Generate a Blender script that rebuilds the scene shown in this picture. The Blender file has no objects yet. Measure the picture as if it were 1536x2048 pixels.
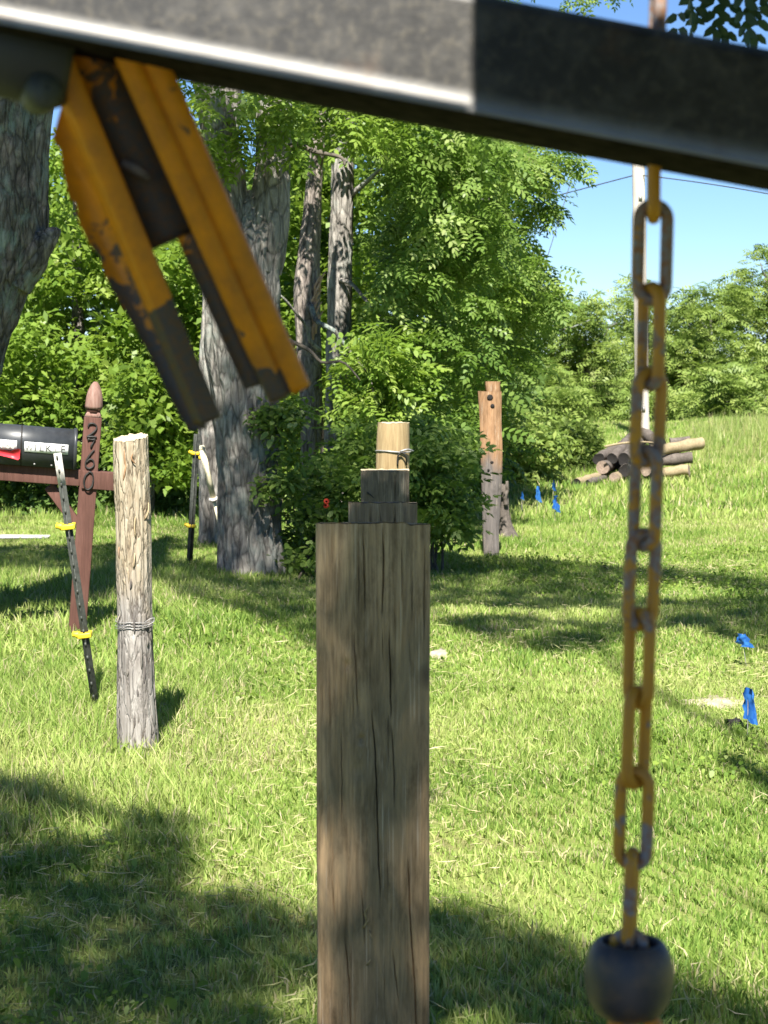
import bpy, bmesh, math, random
import numpy as np
from mathutils import Vector, Matrix

# ------------------------------------------------------------------ camera, sky, sun, exposure
SC = bpy.context.scene
COL = SC.collection
RNG = np.random.default_rng(7)
random.seed(7)

CAM_Z = 1.455
FPX = 4000.0                      # focal length in photograph pixels (1536 wide)
PITCH = math.atan(304.0 / FPX)    # horizon lies 304 px above the picture centre
cam_d = bpy.data.cameras.new('camera')
cam_d.sensor_fit = 'HORIZONTAL'
cam_d.sensor_width = 36.0
cam_d.lens = 36.0 * FPX / 1536.0
cam_d.clip_start = 0.05
cam_d.clip_end = 4000.0
cam_d.dof.use_dof = True
cam_d.dof.focus_distance = 6.5
cam_d.dof.aperture_fstop = 18.0
cam = bpy.data.objects.new('camera', cam_d)
COL.objects.link(cam)
cam.location = (0, 0, CAM_Z)
cam.rotation_euler = (math.pi / 2 - PITCH, 0, 0)
SC.camera = cam

SUN_EL = math.radians(50)
SUN_AZ = math.radians(183)        # measured from +Y towards +X: behind the camera, a little to its left
SUN_V = np.array([math.sin(SUN_AZ) * math.cos(SUN_EL), math.cos(SUN_AZ) * math.cos(SUN_EL), math.sin(SUN_EL)])
world = bpy.data.worlds.new('World')
SC.world = world
world.use_nodes = True
wn = world.node_tree
wn.nodes.clear()
w_out = wn.nodes.new('ShaderNodeOutputWorld')
w_bg = wn.nodes.new('ShaderNodeBackground')
w_sky = wn.nodes.new('ShaderNodeTexSky')
w_sky.sky_type = 'NISHITA'
w_sky.sun_disc = False
w_sky.sun_elevation = SUN_EL
w_sky.sun_rotation = SUN_AZ
w_sky.altitude = 0
w_sky.air_density = 0.7
w_sky.dust_density = 0.0
w_sky.ozone_density = 8.0
w_bg.inputs['Strength'].default_value = 0.05
wn.links.new(w_sky.outputs['Color'], w_bg.inputs['Color'])
wn.links.new(w_bg.outputs['Background'], w_out.inputs['Surface'])

sun_d = bpy.data.lights.new('sun', 'SUN')
sun_d.energy = 5.0
sun_d.angle = math.radians(0.53)
sun_d.color = (1.0, 0.955, 0.87)
sun = bpy.data.objects.new('sun', sun_d)
COL.objects.link(sun)
sun.rotation_euler = Vector((-SUN_V).tolist()).to_track_quat('-Z', 'Y').to_euler()

SC.view_settings.view_transform = 'Standard'
SC.view_settings.look = 'None'
SC.view_settings.exposure = 1.65
SC.view_settings.gamma = 1.0
SC.view_settings.use_curve_mapping = False
SC.cycles.max_bounces = 7
SC.cycles.diffuse_bounces = 4
SC.cycles.glossy_bounces = 2
SC.cycles.transmission_bounces = 4
SC.cycles.transparent_max_bounces = 4
SC.cycles.caustics_reflective = False
SC.cycles.caustics_refractive = False
SC.cycles.use_denoising = True

# ------------------------------------------------------------------ helpers
cp, sp = math.cos(PITCH), math.sin(PITCH)


def P(px, py, d):
    """The point of the place at distance d along +Y that the photograph shows at pixel px, py."""
    u, v = (px - 768.0) / FPX, -(py - 1024.0) / FPX
    y, z = cp + v * sp, -sp + v * cp
    k = d / y
    return np.array([u * k, d, CAM_Z + z * k])


def tag(o, label=None, cat=None, group=None, kind=None):
    if label: o['label'] = label
    if cat: o['category'] = cat
    if group: o['group'] = group
    if kind: o['kind'] = kind
    return o


def empty(name, loc, label, cat, group=None):
    o = bpy.data.objects.new(name, None)
    COL.objects.link(o)
    o.location = tuple(float(c) for c in loc)
    o.empty_display_size = 0.1
    return tag(o, label, cat, group)


def mesh_np(name, verts, loops, sizes, mat, parent=None, smooth=False, attrs=None):
    """verts are world coordinates; a parent's location is taken off."""
    verts = np.asarray(verts, dtype=np.float64).reshape(-1, 3)
    loops = np.asarray(loops, dtype=np.int32).ravel()
    sizes = np.asarray(sizes, dtype=np.int32).ravel()
    off = np.zeros(3)
    p = parent
    while p is not None:
        off += np.array(p.location)
        p = p.parent
    me = bpy.data.meshes.new(name)
    me.vertices.add(len(verts))
    me.vertices.foreach_set('co', (verts - off).astype(np.float32).ravel())
    me.loops.add(len(loops))
    me.loops.foreach_set('vertex_index', loops)
    me.polygons.add(len(sizes))
    starts = np.concatenate([[0], np.cumsum(sizes)[:-1]]).astype(np.int32)
    me.polygons.foreach_set('loop_start', starts)
    me.polygons.foreach_set('loop_total', sizes)
    if smooth:
        me.polygons.foreach_set('use_smooth', np.ones(len(sizes), dtype=bool))
    for k, (dom, arr) in (attrs or {}).items():
        a = me.attributes.new(k, 'FLOAT', dom)
        a.data.foreach_set('value', np.asarray(arr, dtype=np.float32))
    me.update(calc_edges=True)
    me.validate()
    if mat: me.materials.append(mat)
    o = bpy.data.objects.new(name, me)
    COL.objects.link(o)
    if parent: o.parent = parent
    return o


def mesh_faces(name, verts, faces, mat, parent=None, smooth=False, attrs=None):
    loops = [i for f in faces for i in f]
    return mesh_np(name, verts, loops, [len(f) for f in faces], mat, parent, smooth, attrs)


class MB:
    """collects pieces of one part"""
    def __init__(self):
        self.v, self.f = [], []

    def add(self, verts, faces):
        b = len(self.v)
        self.v += [tuple(float(c) for c in q) for q in verts]
        self.f += [tuple(i + b for i in f) for f in faces]
        return self

    def build(self, name, mat, parent=None, smooth=False, bevel=0.0, seg=2, attrs=None):
        o = mesh_faces(name, self.v, self.f, mat, parent, smooth, attrs)
        if bevel:
            bm = bmesh.new()
            bm.from_mesh(o.data)
            bmesh.ops.recalc_face_normals(bm, faces=bm.faces)
            bmesh.ops.bevel(bm, geom=list(bm.edges), offset=bevel, segments=seg, affect='EDGES', profile=0.6)
            bm.to_mesh(o.data)
            bm.free()
        return o


def box_vf(c, ax, ay, az):
    c, ax, ay, az = (np.asarray(q, float) for q in (c, ax, ay, az))
    v = [c + sx * ax + sy * ay + sz * az for sz in (-1, 1) for sy in (-1, 1) for sx in (-1, 1)]
    f = [(0, 2, 3, 1), (4, 5, 7, 6), (0, 1, 5, 4), (2, 6, 7, 3), (0, 4, 6, 2), (1, 3, 7, 5)]
    return v, f


def unit(v):
    v = np.asarray(v, float)
    return v / (np.linalg.norm(v) + 1e-12)


def smooth_path(pts, n):
    """Catmull-Rom through rows of pts (any width)"""
    pts = np.asarray(pts, float)
    k = len(pts)
    t = np.linspace(0, k - 1, n)
    i = np.clip(t.astype(int), 0, k - 2)
    f = (t - i)[:, None]
    p0, p1, p2, p3 = pts[np.clip(i - 1, 0, k - 1)], pts[i], pts[i + 1], pts[np.clip(i + 2, 0, k - 1)]
    return 0.5 * (2 * p1 + (p2 - p0) * f + (2 * p0 - 5 * p1 + 4 * p2 - p3) * f ** 2 + (3 * p1 - p0 - 3 * p2 + p3) * f ** 3)


def frames(path):
    t = np.gradient(path, axis=0)
    t /= np.linalg.norm(t, axis=1)[:, None] + 1e-12
    ref = np.array([1.0, 0.0, 0.0]) if abs(t[0][0]) < 0.8 else np.array([0.0, 0.0, 1.0])
    a = []
    for q in t:
        ref = unit(ref - q * np.dot(ref, q))
        a.append(ref)
    a = np.array(a)
    return t, a, np.cross(t, a)


def tube_vf(path, radii, seg=8, closed=False, caps=True):
    path = np.asarray(path, float)
    n = len(path)
    radii = np.broadcast_to(np.asarray(radii, float), (n,))
    if closed:
        t = np.roll(path, -1, 0) - np.roll(path, 1, 0)
        t /= np.linalg.norm(t, axis=1)[:, None]
        nrm = unit(np.cross(path[n // 4] - path[0], path[n // 2] - path[0]))
        a = np.tile(nrm, (n, 1))
        b = np.cross(t, a)
    else:
        t, a, b = frames(path)
    ang = np.linspace(0, 2 * math.pi, seg, endpoint=False)
    v = path[:, None, :] + radii[:, None, None] * (np.cos(ang)[None, :, None] * a[:, None, :] + np.sin(ang)[None, :, None] * b[:, None, :])
    v = v.reshape(-1, 3)
    f = []
    for i in range(n if closed else n - 1):
        j = (i + 1) % n
        for k in range(seg):
            l = (k + 1) % seg
            f.append((i * seg + k, i * seg + l, j * seg + l, j * seg + k))
    if caps and not closed:
        f.append(tuple(range(seg))[::-1])
        f.append(tuple((n - 1) * seg + k for k in range(seg)))
    return v, f


def lathe_vf(prof, c, axis=(0, 0, 1), seg=32):
    """prof: rows of (radius, height) along axis from c"""
    axis = unit(axis)
    a = unit(np.cross(axis, (0, 1, 0.01)))
    b = np.cross(axis, a)
    v, f = [], []
    for r, h in prof:
        for k in range(seg):
            g = 2 * math.pi * k / seg
            v.append(np.asarray(c) + axis * h + r * (math.cos(g) * a + math.sin(g) * b))
    for i in range(len(prof) - 1):
        for k in range(seg):
            l = (k + 1) % seg
            f.append((i * seg + k, i * seg + l, (i + 1) * seg + l, (i + 1) * seg + k))
    return v, f


def hsh(ix, iy, iz, seed):
    h = (ix * 374761393 + iy * 668265263 + iz * 2147483647 + seed * 1274126177) & 0xFFFFFFFF
    h = ((h ^ (h >> 13)) * 1274126177) & 0xFFFFFFFF
    return ((h ^ (h >> 16)) & 0xFFFF) / 65535.0


def vnoise(p, seed=0):
    p = np.asarray(p, float)
    i = np.floor(p).astype(np.int64)
    f = p - i
    f = f * f * (3 - 2 * f)
    out = 0
    for dx in (0, 1):
        for dy in (0, 1):
            for dz in (0, 1):
                w = (f[..., 0] if dx else 1 - f[..., 0]) * (f[..., 1] if dy else 1 - f[..., 1]) * (f[..., 2] if dz else 1 - f[..., 2])
                out = out + w * hsh(i[..., 0] + dx, i[..., 1] + dy, i[..., 2] + dz, seed)
    return out * 2 - 1


def fbm(p, oct=4, seed=0):
    p = np.asarray(p, float)
    s, a = 0, 0.5
    for k in range(oct):
        s = s + a * vnoise(p * 2 ** k, seed + k)
        a *= 0.5
    return s


def sstep(a, b, x):
    t = np.clip((np.asarray(x, float) - a) / (b - a), 0, 1)
    return t * t * (3 - 2 * t)


def height(x, y):
    """the lawn: level round the posts, a low bank to the right behind the logs, falling away far off"""
    x, y = np.asarray(x, float), np.asarray(y, float)
    p = np.stack([x * 0.35, y * 0.35, np.zeros_like(x)], -1)
    z = 0.03 * vnoise(p, 3) + 0.012 * vnoise(p * 4.1, 5)
    z = z * sstep(1.0, 3.0, np.abs(y)) 
    z = z + 0.13 * sstep(22, 34, y) * sstep(0.135, 0.175, x / np.maximum(y, 1.0))
    z = z - 3.6 * sstep(44, 66, y)
    return z


def H(x, y):
    return float(height(np.array([x]), np.array([y]))[0])


# ------------------------------------------------------------------ materials
class NT:
    def __init__(self, name):
        self.m = bpy.data.materials.new(name)
        self.m.use_nodes = True
        self.t = self.m.node_tree
        self.t.nodes.clear()
        self.out = self.t.nodes.new('ShaderNodeOutputMaterial')

    def n(self, typ, **kw):
        nd = self.t.nodes.new(typ)
        for k, v in kw.items():
            if k.startswith('i_'):
                nd.inputs[k[2:].replace('_', ' ')].default_value = v
            else:
                setattr(nd, k, v)
        return nd

    def l(self, a, b):
        self.t.links.new(a, b)

    def coord(self, scale=(1, 1, 1), which='Object', rot=(0, 0, 0), loc=(0, 0, 0)):
        c = self.n('ShaderNodeTexCoord')
        m = self.n('ShaderNodeMapping')
        m.inputs['Scale'].default_value = scale
        m.inputs['Rotation'].default_value = rot
        m.inputs['Location'].default_value = loc
        self.l(c.outputs[which], m.inputs['Vector'])
        return m.outputs['Vector']

    def noise(self, vec, scale, detail=4, rough=0.55, dist=0.0):
        nd = self.n('ShaderNodeTexNoise')
        nd.inputs['Scale'].default_value = scale
        nd.inputs['Detail'].default_value = detail
        nd.inputs['Roughness'].default_value = rough
        nd.inputs['Distortion'].default_value = dist
        self.l(vec, nd.inputs['Vector'])
        return nd.outputs['Fac']

    def ramp(self, fac, stops, interp='LINEAR'):
        r = self.n('ShaderNodeValToRGB')
        r.color_ramp.interpolation = interp
        els = r.color_ramp.elements
        while len(els) < len(stops):
            els.new(0.5)
        for e, (p, c) in zip(els, stops):
            e.position = p
            e.color = (*c, 1) if len(c) == 3 else c
        self.l(fac, r.inputs['Fac'])
        return r.outputs['Color']

    def mix(self, fac, a, b, mode='MIX'):
        m = self.n('ShaderNodeMix', data_type='RGBA', blend_type=mode)
        for sock, v in ((m.inputs[0], fac), (m.inputs[6], a), (m.inputs[7], b)):
            if isinstance(v, (int, float)):
                sock.default_value = v
            elif isinstance(v, tuple):
                sock.default_value = (*v, 1)
            else:
                self.l(v, sock)
        return m.outputs[2]

    def math(self, op, a, b=None, clamp=False):
        m = self.n('ShaderNodeMath', operation=op)
        m.use_clamp = clamp
        for s, v in ((m.inputs[0], a), (m.inputs[1], b)):
            if v is None: continue
            if isinstance(v, (int, float)): s.default_value = v
            else: self.l(v, s)
        return m.outputs[0]

    def attr(self, name):
        a = self.n('ShaderNodeAttribute', attribute_name=name)
        return a.outputs['Fac']

    def bump(self, h, strength=0.4, dist=0.01):
        b = self.n('ShaderNodeBump')
        b.inputs['Strength'].default_value = strength
        b.inputs['Distance'].default_value = dist
        self.l(h, b.inputs['Height'])
        return b.outputs['Normal']

    def bsdf(self, color, rough=0.7, metal=0.0, normal=None, spec=0.5):
        b = self.n('ShaderNodeBsdfPrincipled')
        for s, v in ((b.inputs['Base Color'], color), (b.inputs['Roughness'], rough), (b.inputs['Metallic'], metal)):
            if isinstance(v, tuple): s.default_value = (*v, 1)
            elif isinstance(v, (int, float)): s.default_value = v
            else: self.l(v, s)
        b.inputs['Specular IOR Level'].default_value = spec
        if normal is not None: self.l(normal, b.inputs['Normal'])
        self.l(b.outputs['BSDF'], self.out.inputs['Surface'])
        return b


def leaf_mat(name, stops, trans=0.45, tcol=(0.32, 0.5, 0.04), rough=0.5):
    t = NT(name)
    r = t.attr('rnd')
    col = t.ramp(r, stops)
    d = t.n('ShaderNodeBsdfPrincipled')
    t.l(col, d.inputs['Base Color'])
    d.inputs['Roughness'].default_value = rough
    d.inputs['Specular IOR Level'].default_value = 0.28
    tr = t.n('ShaderNodeBsdfTranslucent')
    t.l(t.mix(0.5, col, tcol), tr.inputs['Color'])
    mx = t.n('ShaderNodeMixShader')
    mx.inputs[0].default_value = trans
    t.l(d.outputs[0], mx.inputs[1])
    t.l(tr.outputs[0], mx.inputs[2])
    t.l(mx.outputs[0], t.out.inputs['Surface'])
    return t.m


def wood_mat(name, stops, streak=60, stain=None, stain_amt=0.5, rough=0.85, zs=0.06, bump=0.5, bdist=0.004, grain_dark=0.45, top=None, seed=0.0, mottle=0.0):
    t = NT(name)
    v = t.coord((1, 1, zs), loc=(seed, seed * 1.7, seed * 0.3))
    v2 = t.coord((1, 1, 0.3), loc=(seed * 2, 1.3, seed))
    g = t.noise(v, streak, 6, 0.65, 0.6)
    broad = t.noise(v2, 7.0, 4, 0.6)
    col = t.ramp(t.math('ADD', t.math('MULTIPLY', g, 0.6), t.math('MULTIPLY', broad, 0.4)), stops)
    fine = t.noise(v, streak * 3.2, 4, 0.7)
    col = t.mix(grain_dark, col, t.ramp(fine, [(0.32, (0.25, 0.22, 0.2)), (0.6, (1, 1, 1))]), 'MULTIPLY')
    if stain:
        s = t.noise(v2, 4.0, 5, 0.65, 0.8)
        col = t.mix(t.math('MULTIPLY', t.ramp(s, [(0.45, (0, 0, 0)), (0.62, (1, 1, 1))]), stain_amt), col, stain)
    if top:
        z0, z1, c = top
        tc = t.n('ShaderNodeTexCoord')
        sx = t.n('ShaderNodeSeparateXYZ')
        t.l(tc.outputs['Object'], sx.inputs[0])
        m = t.n('ShaderNodeMapRange')
        m.inputs['From Min'].default_value = z0
        m.inputs['From Max'].default_value = z1
        t.l(t.math('ADD', sx.outputs['Z'], t.math('MULTIPLY', t.math('SUBTRACT', t.noise(v2, 9, 4, 0.6), 0.5), 0.5)), m.inputs['Value'])
        col = t.mix(m.outputs[0], col, t.mix(1.0, c, t.ramp(fine, [(0.3, (0.5, 0.45, 0.4)), (0.6, (1, 1, 1))]), 'MULTIPLY'))
    if mottle:
        mo = t.noise(t.coord((1, 1, 0.22), loc=(3.3, seed, 1.0)), 30, 6, 0.72, 0.5)
        col = t.mix(mottle, col, t.ramp(mo, [(0.34, (0.42, 0.4, 0.36)), (0.5, (1, 1, 1)), (0.66, (1.35, 1.3, 1.2))]), 'MULTIPLY')
        sc = t.noise(t.coord((1, 1, 0.012), loc=(1.3, 2.0, seed)), 230, 3, 0.6)
        sm = t.noise(t.coord((1, 1, 0.4)), 14, 3, 0.6)
        col = t.mix(t.math('MULTIPLY', t.math('MULTIPLY', t.ramp(sc, [(0.58, (0, 0, 0)), (0.66, (1, 1, 1))]), t.ramp(sm, [(0.45, (0, 0, 0)), (0.6, (1, 1, 1))])), 0.6), col, (0.5, 0.42, 0.32))
        kn = t.n('ShaderNodeTexVoronoi')
        kn.inputs['Scale'].default_value = 9
        t.l(t.coord((1, 1, 0.45), loc=(0.37, 0.1, 0.22)), kn.inputs['Vector'])
        col = t.mix(t.ramp(kn.outputs['Distance'], [(0.05, (0.8, 0.8, 0.8)), (0.13, (0, 0, 0))]), col, (0.075, 0.055, 0.04))
    t.bsdf(col, rough, normal=t.bump(t.math('ADD', g, t.math('MULTIPLY', fine, 0.5)), bump, bdist), spec=0.25)
    return t.m


def bark_mat(name, c0, c1, c2, lichen=(0.2, 0.24, 0.2), la=0.4, scale=14):
    t = NT(name)
    v = t.coord((1, 1, 0.28))
    a = t.noise(v, scale, 6, 0.7, 1.2)
    vo = t.n('ShaderNodeTexVoronoi')
    vo.feature = 'DISTANCE_TO_EDGE'
    vo.inputs['Scale'].default_value = scale * 1.3
    t.l(v, vo.inputs['Vector'])
    col = t.ramp(a, [(0.3, c0), (0.5, c1), (0.72, c2)])
    cr = t.ramp(vo.outputs['Distance'], [(0.0, (0.3, 0.3, 0.3)), (0.12, (1, 1, 1))])
    col = t.mix(0.75, col, cr, 'MULTIPLY')
    lf = t.noise(t.coord((1, 1, 0.7)), 5.5, 5, 0.7)
    col = t.mix(t.math('MULTIPLY', t.ramp(lf, [(0.5, (0, 0, 0)), (0.62, (1, 1, 1))]), la), col, lichen)
    t.bsdf(col, 0.92, normal=t.bump(t.math('ADD', a, t.math('MULTIPLY', t.math('MINIMUM', vo.outputs['Distance'], 0.25), 2.0)), 0.9, 0.02), spec=0.15)
    return t.m


def flat_mat(name, c, rough=0.6, metal=0.0, var=0.15, scale=20, spec=0.4, bump=0.0):
    t = NT(name)
    n = t.noise(t.coord(), scale, 4, 0.6)
    col = t.mix(1.0, c, t.ramp(n, [(0.25, (1 - var * 2,) * 3), (0.75, (1 + var,) * 3)]), 'MULTIPLY')
    t.bsdf(col, rough, metal, t.bump(n, bump, 0.003) if bump else None, spec)
    return t.m


def chipped_mat(name, paint, steel, rust):
    """paint worn through to steel; the mesh attribute wear (0 to 1) says how worn or shade-dark each place is"""
    t = NT(name)
    v = t.coord()
    n = t.noise(v, 55, 6, 0.62, 0.4)
    n2 = t.noise(v, 210, 3, 0.6)
    w = t.math('ADD', t.attr('wear_or_light'), t.math('MULTIPLY', t.math('SUBTRACT', n, 0.5), 1.1))
    f = t.ramp(w, [(0.49, (0, 0, 0)), (0.53, (1, 1, 1))])
    pc = t.mix(t.ramp(t.noise(v, 30, 5, 0.7), [(0.35, (0, 0, 0)), (0.7, (0.9, 0.9, 0.9))]), paint, t.mix(0.55, paint, rust))
    sc = t.mix(t.ramp(n2, [(0.4, (0, 0, 0)), (0.65, (1, 1, 1))]), steel, rust)
    col = t.mix(f, pc, sc)
    t.bsdf(col, t.math('ADD', 0.5, t.math('MULTIPLY', f, 0.15)), 0.0, t.bump(t.math('SUBTRACT', t.math('MULTIPLY', n2, 0.3), f), 0.5, 0.001), 0.4)
    return t.m


M = {}
M['lawn'] = (lambda t: (t.bsdf(t.mix(t.ramp(t.noise(t.coord(), 1.3, 5, 0.6), [(0.4, (0, 0, 0)), (0.65, (1, 1, 1))]),
             t.ramp(t.noise(t.coord(), 40, 4, 0.7), [(0.3, (0.11, 0.15, 0.032)), (0.7, (0.21, 0.27, 0.065))]),
             t.ramp(t.noise(t.coord(), 30, 4, 0.7), [(0.3, (0.1, 0.11, 0.035)), (0.7, (0.25, 0.24, 0.1))])), 0.95,
             normal=t.bump(t.noise(t.coord(), 60, 3, 0.7), 0.6, 0.02), spec=0.1), t.m)[1])(NT('lawn_soil'))
GR = [(0.0, (0.09, 0.17, 0.026)), (0.3, (0.185, 0.285, 0.05)), (0.6, (0.285, 0.38, 0.088)), (0.86, (0.4, 0.445, 0.15)), (0.93, (0.42, 0.38, 0.2)), (1.0, (0.5, 0.43, 0.27))]
M['grass'] = leaf_mat('grass_blades', GR, 0.35, (0.34, 0.43, 0.06), 0.62)
M['straw'] = leaf_mat('straw_grass', [(0, (0.15, 0.23, 0.045)), (0.55, (0.23, 0.3, 0.08)), (0.9, (0.33, 0.33, 0.13)), (1, (0.42, 0.38, 0.22))], 0.3, (0.4, 0.4, 0.12))
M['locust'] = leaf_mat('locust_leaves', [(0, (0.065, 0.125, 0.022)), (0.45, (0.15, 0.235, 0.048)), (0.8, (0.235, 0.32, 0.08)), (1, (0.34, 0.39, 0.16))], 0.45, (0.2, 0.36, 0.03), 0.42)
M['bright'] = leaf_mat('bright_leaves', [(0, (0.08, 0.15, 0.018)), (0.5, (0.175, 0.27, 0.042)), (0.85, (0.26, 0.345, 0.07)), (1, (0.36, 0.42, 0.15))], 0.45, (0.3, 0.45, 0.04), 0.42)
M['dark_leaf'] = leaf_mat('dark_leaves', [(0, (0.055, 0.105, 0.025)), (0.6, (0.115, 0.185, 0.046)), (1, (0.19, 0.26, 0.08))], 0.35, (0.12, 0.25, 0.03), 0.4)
M['shade_leaf'] = leaf_mat('shaded_leaves', [(0, (0.012, 0.032, 0.016)), (1, (0.035, 0.07, 0.03))], 0.15, (0.05, 0.12, 0.03), 0.5)  # shaded copy of the locust leaf, for sprays dark against the sky
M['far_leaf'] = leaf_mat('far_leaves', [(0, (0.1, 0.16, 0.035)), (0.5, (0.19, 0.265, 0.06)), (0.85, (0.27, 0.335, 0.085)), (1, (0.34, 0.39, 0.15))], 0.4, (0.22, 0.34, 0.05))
M['bark'] = bark_mat('locust_bark', (0.08, 0.07, 0.06), (0.235, 0.215, 0.19), (0.42, 0.39, 0.345), (0.32, 0.35, 0.31), 0.5, 15)
M['bark_dark'] = bark_mat('dark_bark', (0.045, 0.04, 0.035), (0.15, 0.132, 0.117), (0.32, 0.29, 0.26), (0.27, 0.34, 0.3), 0.6, 20)
M['twig'] = flat_mat('twig_bark', (0.1, 0.085, 0.065), 0.9, var=0.3, scale=30)
M['snag'] = bark_mat('snag_bark', (0.05, 0.04, 0.035), (0.2, 0.17, 0.15), (0.42, 0.36, 0.3), (0.3, 0.27, 0.24), 0.3, 20)
M['split'] = wood_mat('split_heartwood', [(0.3, (0.3, 0.16, 0.09)), (0.7, (0.6, 0.42, 0.3))], 80)
M['timber'] = wood_mat('old_treated_timber', [(0.28, (0.21, 0.125, 0.065)), (0.5, (0.42, 0.275, 0.15)), (0.72, (0.6, 0.42, 0.25))], 55,
                       stain=(0.17, 0.14, 0.09), stain_amt=0.75, zs=0.035, top=(0.75, 1.4, (0.32, 0.255, 0.165)), grain_dark=0.65, mottle=0.8, bump=0.7)
M['timber_b'] = wood_mat('brown_treated_timber', [(0.25, (0.11, 0.08, 0.055)), (0.5, (0.23, 0.175, 0.12)), (0.75, (0.32, 0.245, 0.17))], 50, stain=(0.12, 0.1, 0.075), seed=3.1, mottle=0.6)
M['timber_c'] = wood_mat('dark_treated_timber', [(0.25, (0.09, 0.07, 0.053)), (0.5, (0.18, 0.145, 0.112)), (0.75, (0.25, 0.2, 0.155))], 50, stain=(0.085, 0.075, 0.058), seed=5.3, mottle=0.6)
M['cut_wood'] = wood_mat('sawn_end_grain', [(0.3, (0.42, 0.33, 0.2)), (0.7, (0.62, 0.53, 0.36))], 40, zs=1.0, bump=0.3)
M['pale_wood'] = wood_mat('peeled_pale_wood', [(0.25, (0.2, 0.13, 0.06)), (0.5, (0.33, 0.245, 0.13)), (0.75, (0.43, 0.345, 0.2))], 45, grain_dark=0.35, seed=2.2)
M['grey_wood'] = wood_mat('grey_weathered_wood', [(0.25, (0.13, 0.115, 0.1)), (0.5, (0.26, 0.235, 0.21)), (0.75, (0.38, 0.35, 0.31))], 60, stain=(0.12, 0.108, 0.09),
                          stain_amt=0.6, zs=0.05, top=(0.5, 0.85, (0.5, 0.39, 0.24)), bdist=0.008, seed=4.4)


def ragged_mat():
    t = NT('ragged_weathered_post')
    v = t.coord((1, 1, 0.22))
    w = t.noise(v, 16, 5, 0.65, 1.5)
    vo = t.n('ShaderNodeTexVoronoi')
    vo.feature = 'DISTANCE_TO_EDGE'
    vo.inputs['Scale'].default_value = 34
    mv = t.n('ShaderNodeVectorMath', operation='ADD')
    t.l(v, mv.inputs[0])
    nn = t.n('ShaderNodeTexNoise')
    nn.inputs['Scale'].default_value = 22
    nn.inputs['Detail'].default_value = 5
    t.l(v, nn.inputs['Vector'])
    sc = t.n('ShaderNodeVectorMath', operation='SCALE')
    sc.inputs['Scale'].default_value = 0.09
    t.l(nn.outputs['Color'], sc.inputs[0])
    t.l(sc.outputs[0], mv.inputs[1])
    t.l(mv.outputs[0], vo.inputs['Vector'])
    tc = t.n('ShaderNodeTexCoord')
    sx = t.n('ShaderNodeSeparateXYZ')
    t.l(tc.outputs['Object'], sx.inputs[0])
    m = t.n('ShaderNodeMapRange')
    m.inputs['From Min'].default_value = 0.48
    m.inputs['From Max'].default_value = 0.78
    t.l(t.math('ADD', sx.outputs['Z'], t.math('MULTIPLY', t.math('SUBTRACT', t.noise(t.coord((1, 1, 0.6)), 9, 4, 0.6), 0.5), 0.7)), m.inputs['Value'])
    grey = t.ramp(w, [(0.28, (0.11, 0.1, 0.09)), (0.5, (0.25, 0.23, 0.21)), (0.7, (0.38, 0.36, 0.33))])
    cream = t.ramp(w, [(0.28, (0.2, 0.14, 0.085)), (0.45, (0.31, 0.255, 0.175)), (0.7, (0.42, 0.37, 0.28))])
    col = t.mix(m.outputs[0], grey, cream)
    gn = t.noise(t.coord((1, 1, 0.04)), 70, 5, 0.7)
    col = t.mix(0.55, col, t.ramp(gn, [(0.3, (0.35, 0.3, 0.26)), (0.55, (1, 1, 1))]), 'MULTIPLY')
    cr = t.ramp(vo.outputs['Distance'], [(0.0, (0.16, 0.12, 0.09)), (0.07, (1, 1, 1))])
    patch = t.ramp(t.noise(t.coord((1, 1, 0.5)), 12, 4, 0.6), [(0.42, (0, 0, 0)), (0.58, (1, 1, 1))])
    col = t.mix(t.math('MULTIPLY', patch, 0.85), col, t.mix(1.0, col, cr, 'MULTIPLY'))
    hgt = t.math('ADD', t.math('MULTIPLY', gn, 0.6), t.math('MULTIPLY', t.math('MINIMUM', vo.outputs['Distance'], 0.15), 5.0))
    t.bsdf(col, 0.9, normal=t.bump(hgt, 0.8, 0.006), spec=0.2)
    return t.m


M['ragged'] = ragged_mat()
M['tan_wood'] = wood_mat('tan_weathered_wood', [(0.25, (0.075, 0.066, 0.06)), (0.5, (0.125, 0.112, 0.105)), (0.75, (0.18, 0.16, 0.15))], 50, zs=0.05,
                         top=(0.62, 0.78, (0.31, 0.185, 0.1)), mottle=0.5, seed=6.1)  # dark lower part: shade on the post's foot put into the colour
M['log'] = wood_mat('grey_log', [(0.25, (0.04, 0.034, 0.029)), (0.5, (0.115, 0.097, 0.083)), (0.75, (0.22, 0.19, 0.165))], 40, zs=1.0, seed=1.0)
M['log_pale'] = wood_mat('pale_log', [(0.25, (0.15, 0.11, 0.06)), (0.5, (0.29, 0.23, 0.14)), (0.75, (0.4, 0.33, 0.21))], 40, zs=1.0, seed=1.5)
M['log_end'] = flat_mat('rotten_log_end', (0.015, 0.013, 0.012), 0.95, var=0.35, scale=60)
M['log_end_b'] = flat_mat('sawn_log_end', (0.24, 0.18, 0.14), 0.95, var=0.3, scale=60)
M['red_wood'] = wood_mat('red_stained_wood', [(0.25, (0.05, 0.023, 0.016)), (0.5, (0.098, 0.045, 0.034)), (0.75, (0.15, 0.08, 0.062))], 60, zs=0.06, grain_dark=0.3, seed=7.7)
M['finial_wood'] = wood_mat('bleached_red_wood', [(0.25, (0.11, 0.05, 0.04)), (0.5, (0.21, 0.12, 0.095)), (0.75, (0.36, 0.26, 0.22))], 60, grain_dark=0.3, seed=8.2)
M['pole_wood'] = wood_mat('bleached_pole_wood', [(0.25, (0.36, 0.32, 0.28)), (0.5, (0.55, 0.5, 0.45)), (0.75, (0.7, 0.66, 0.6))], 30, zs=0.02, seed=9.0)
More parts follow.
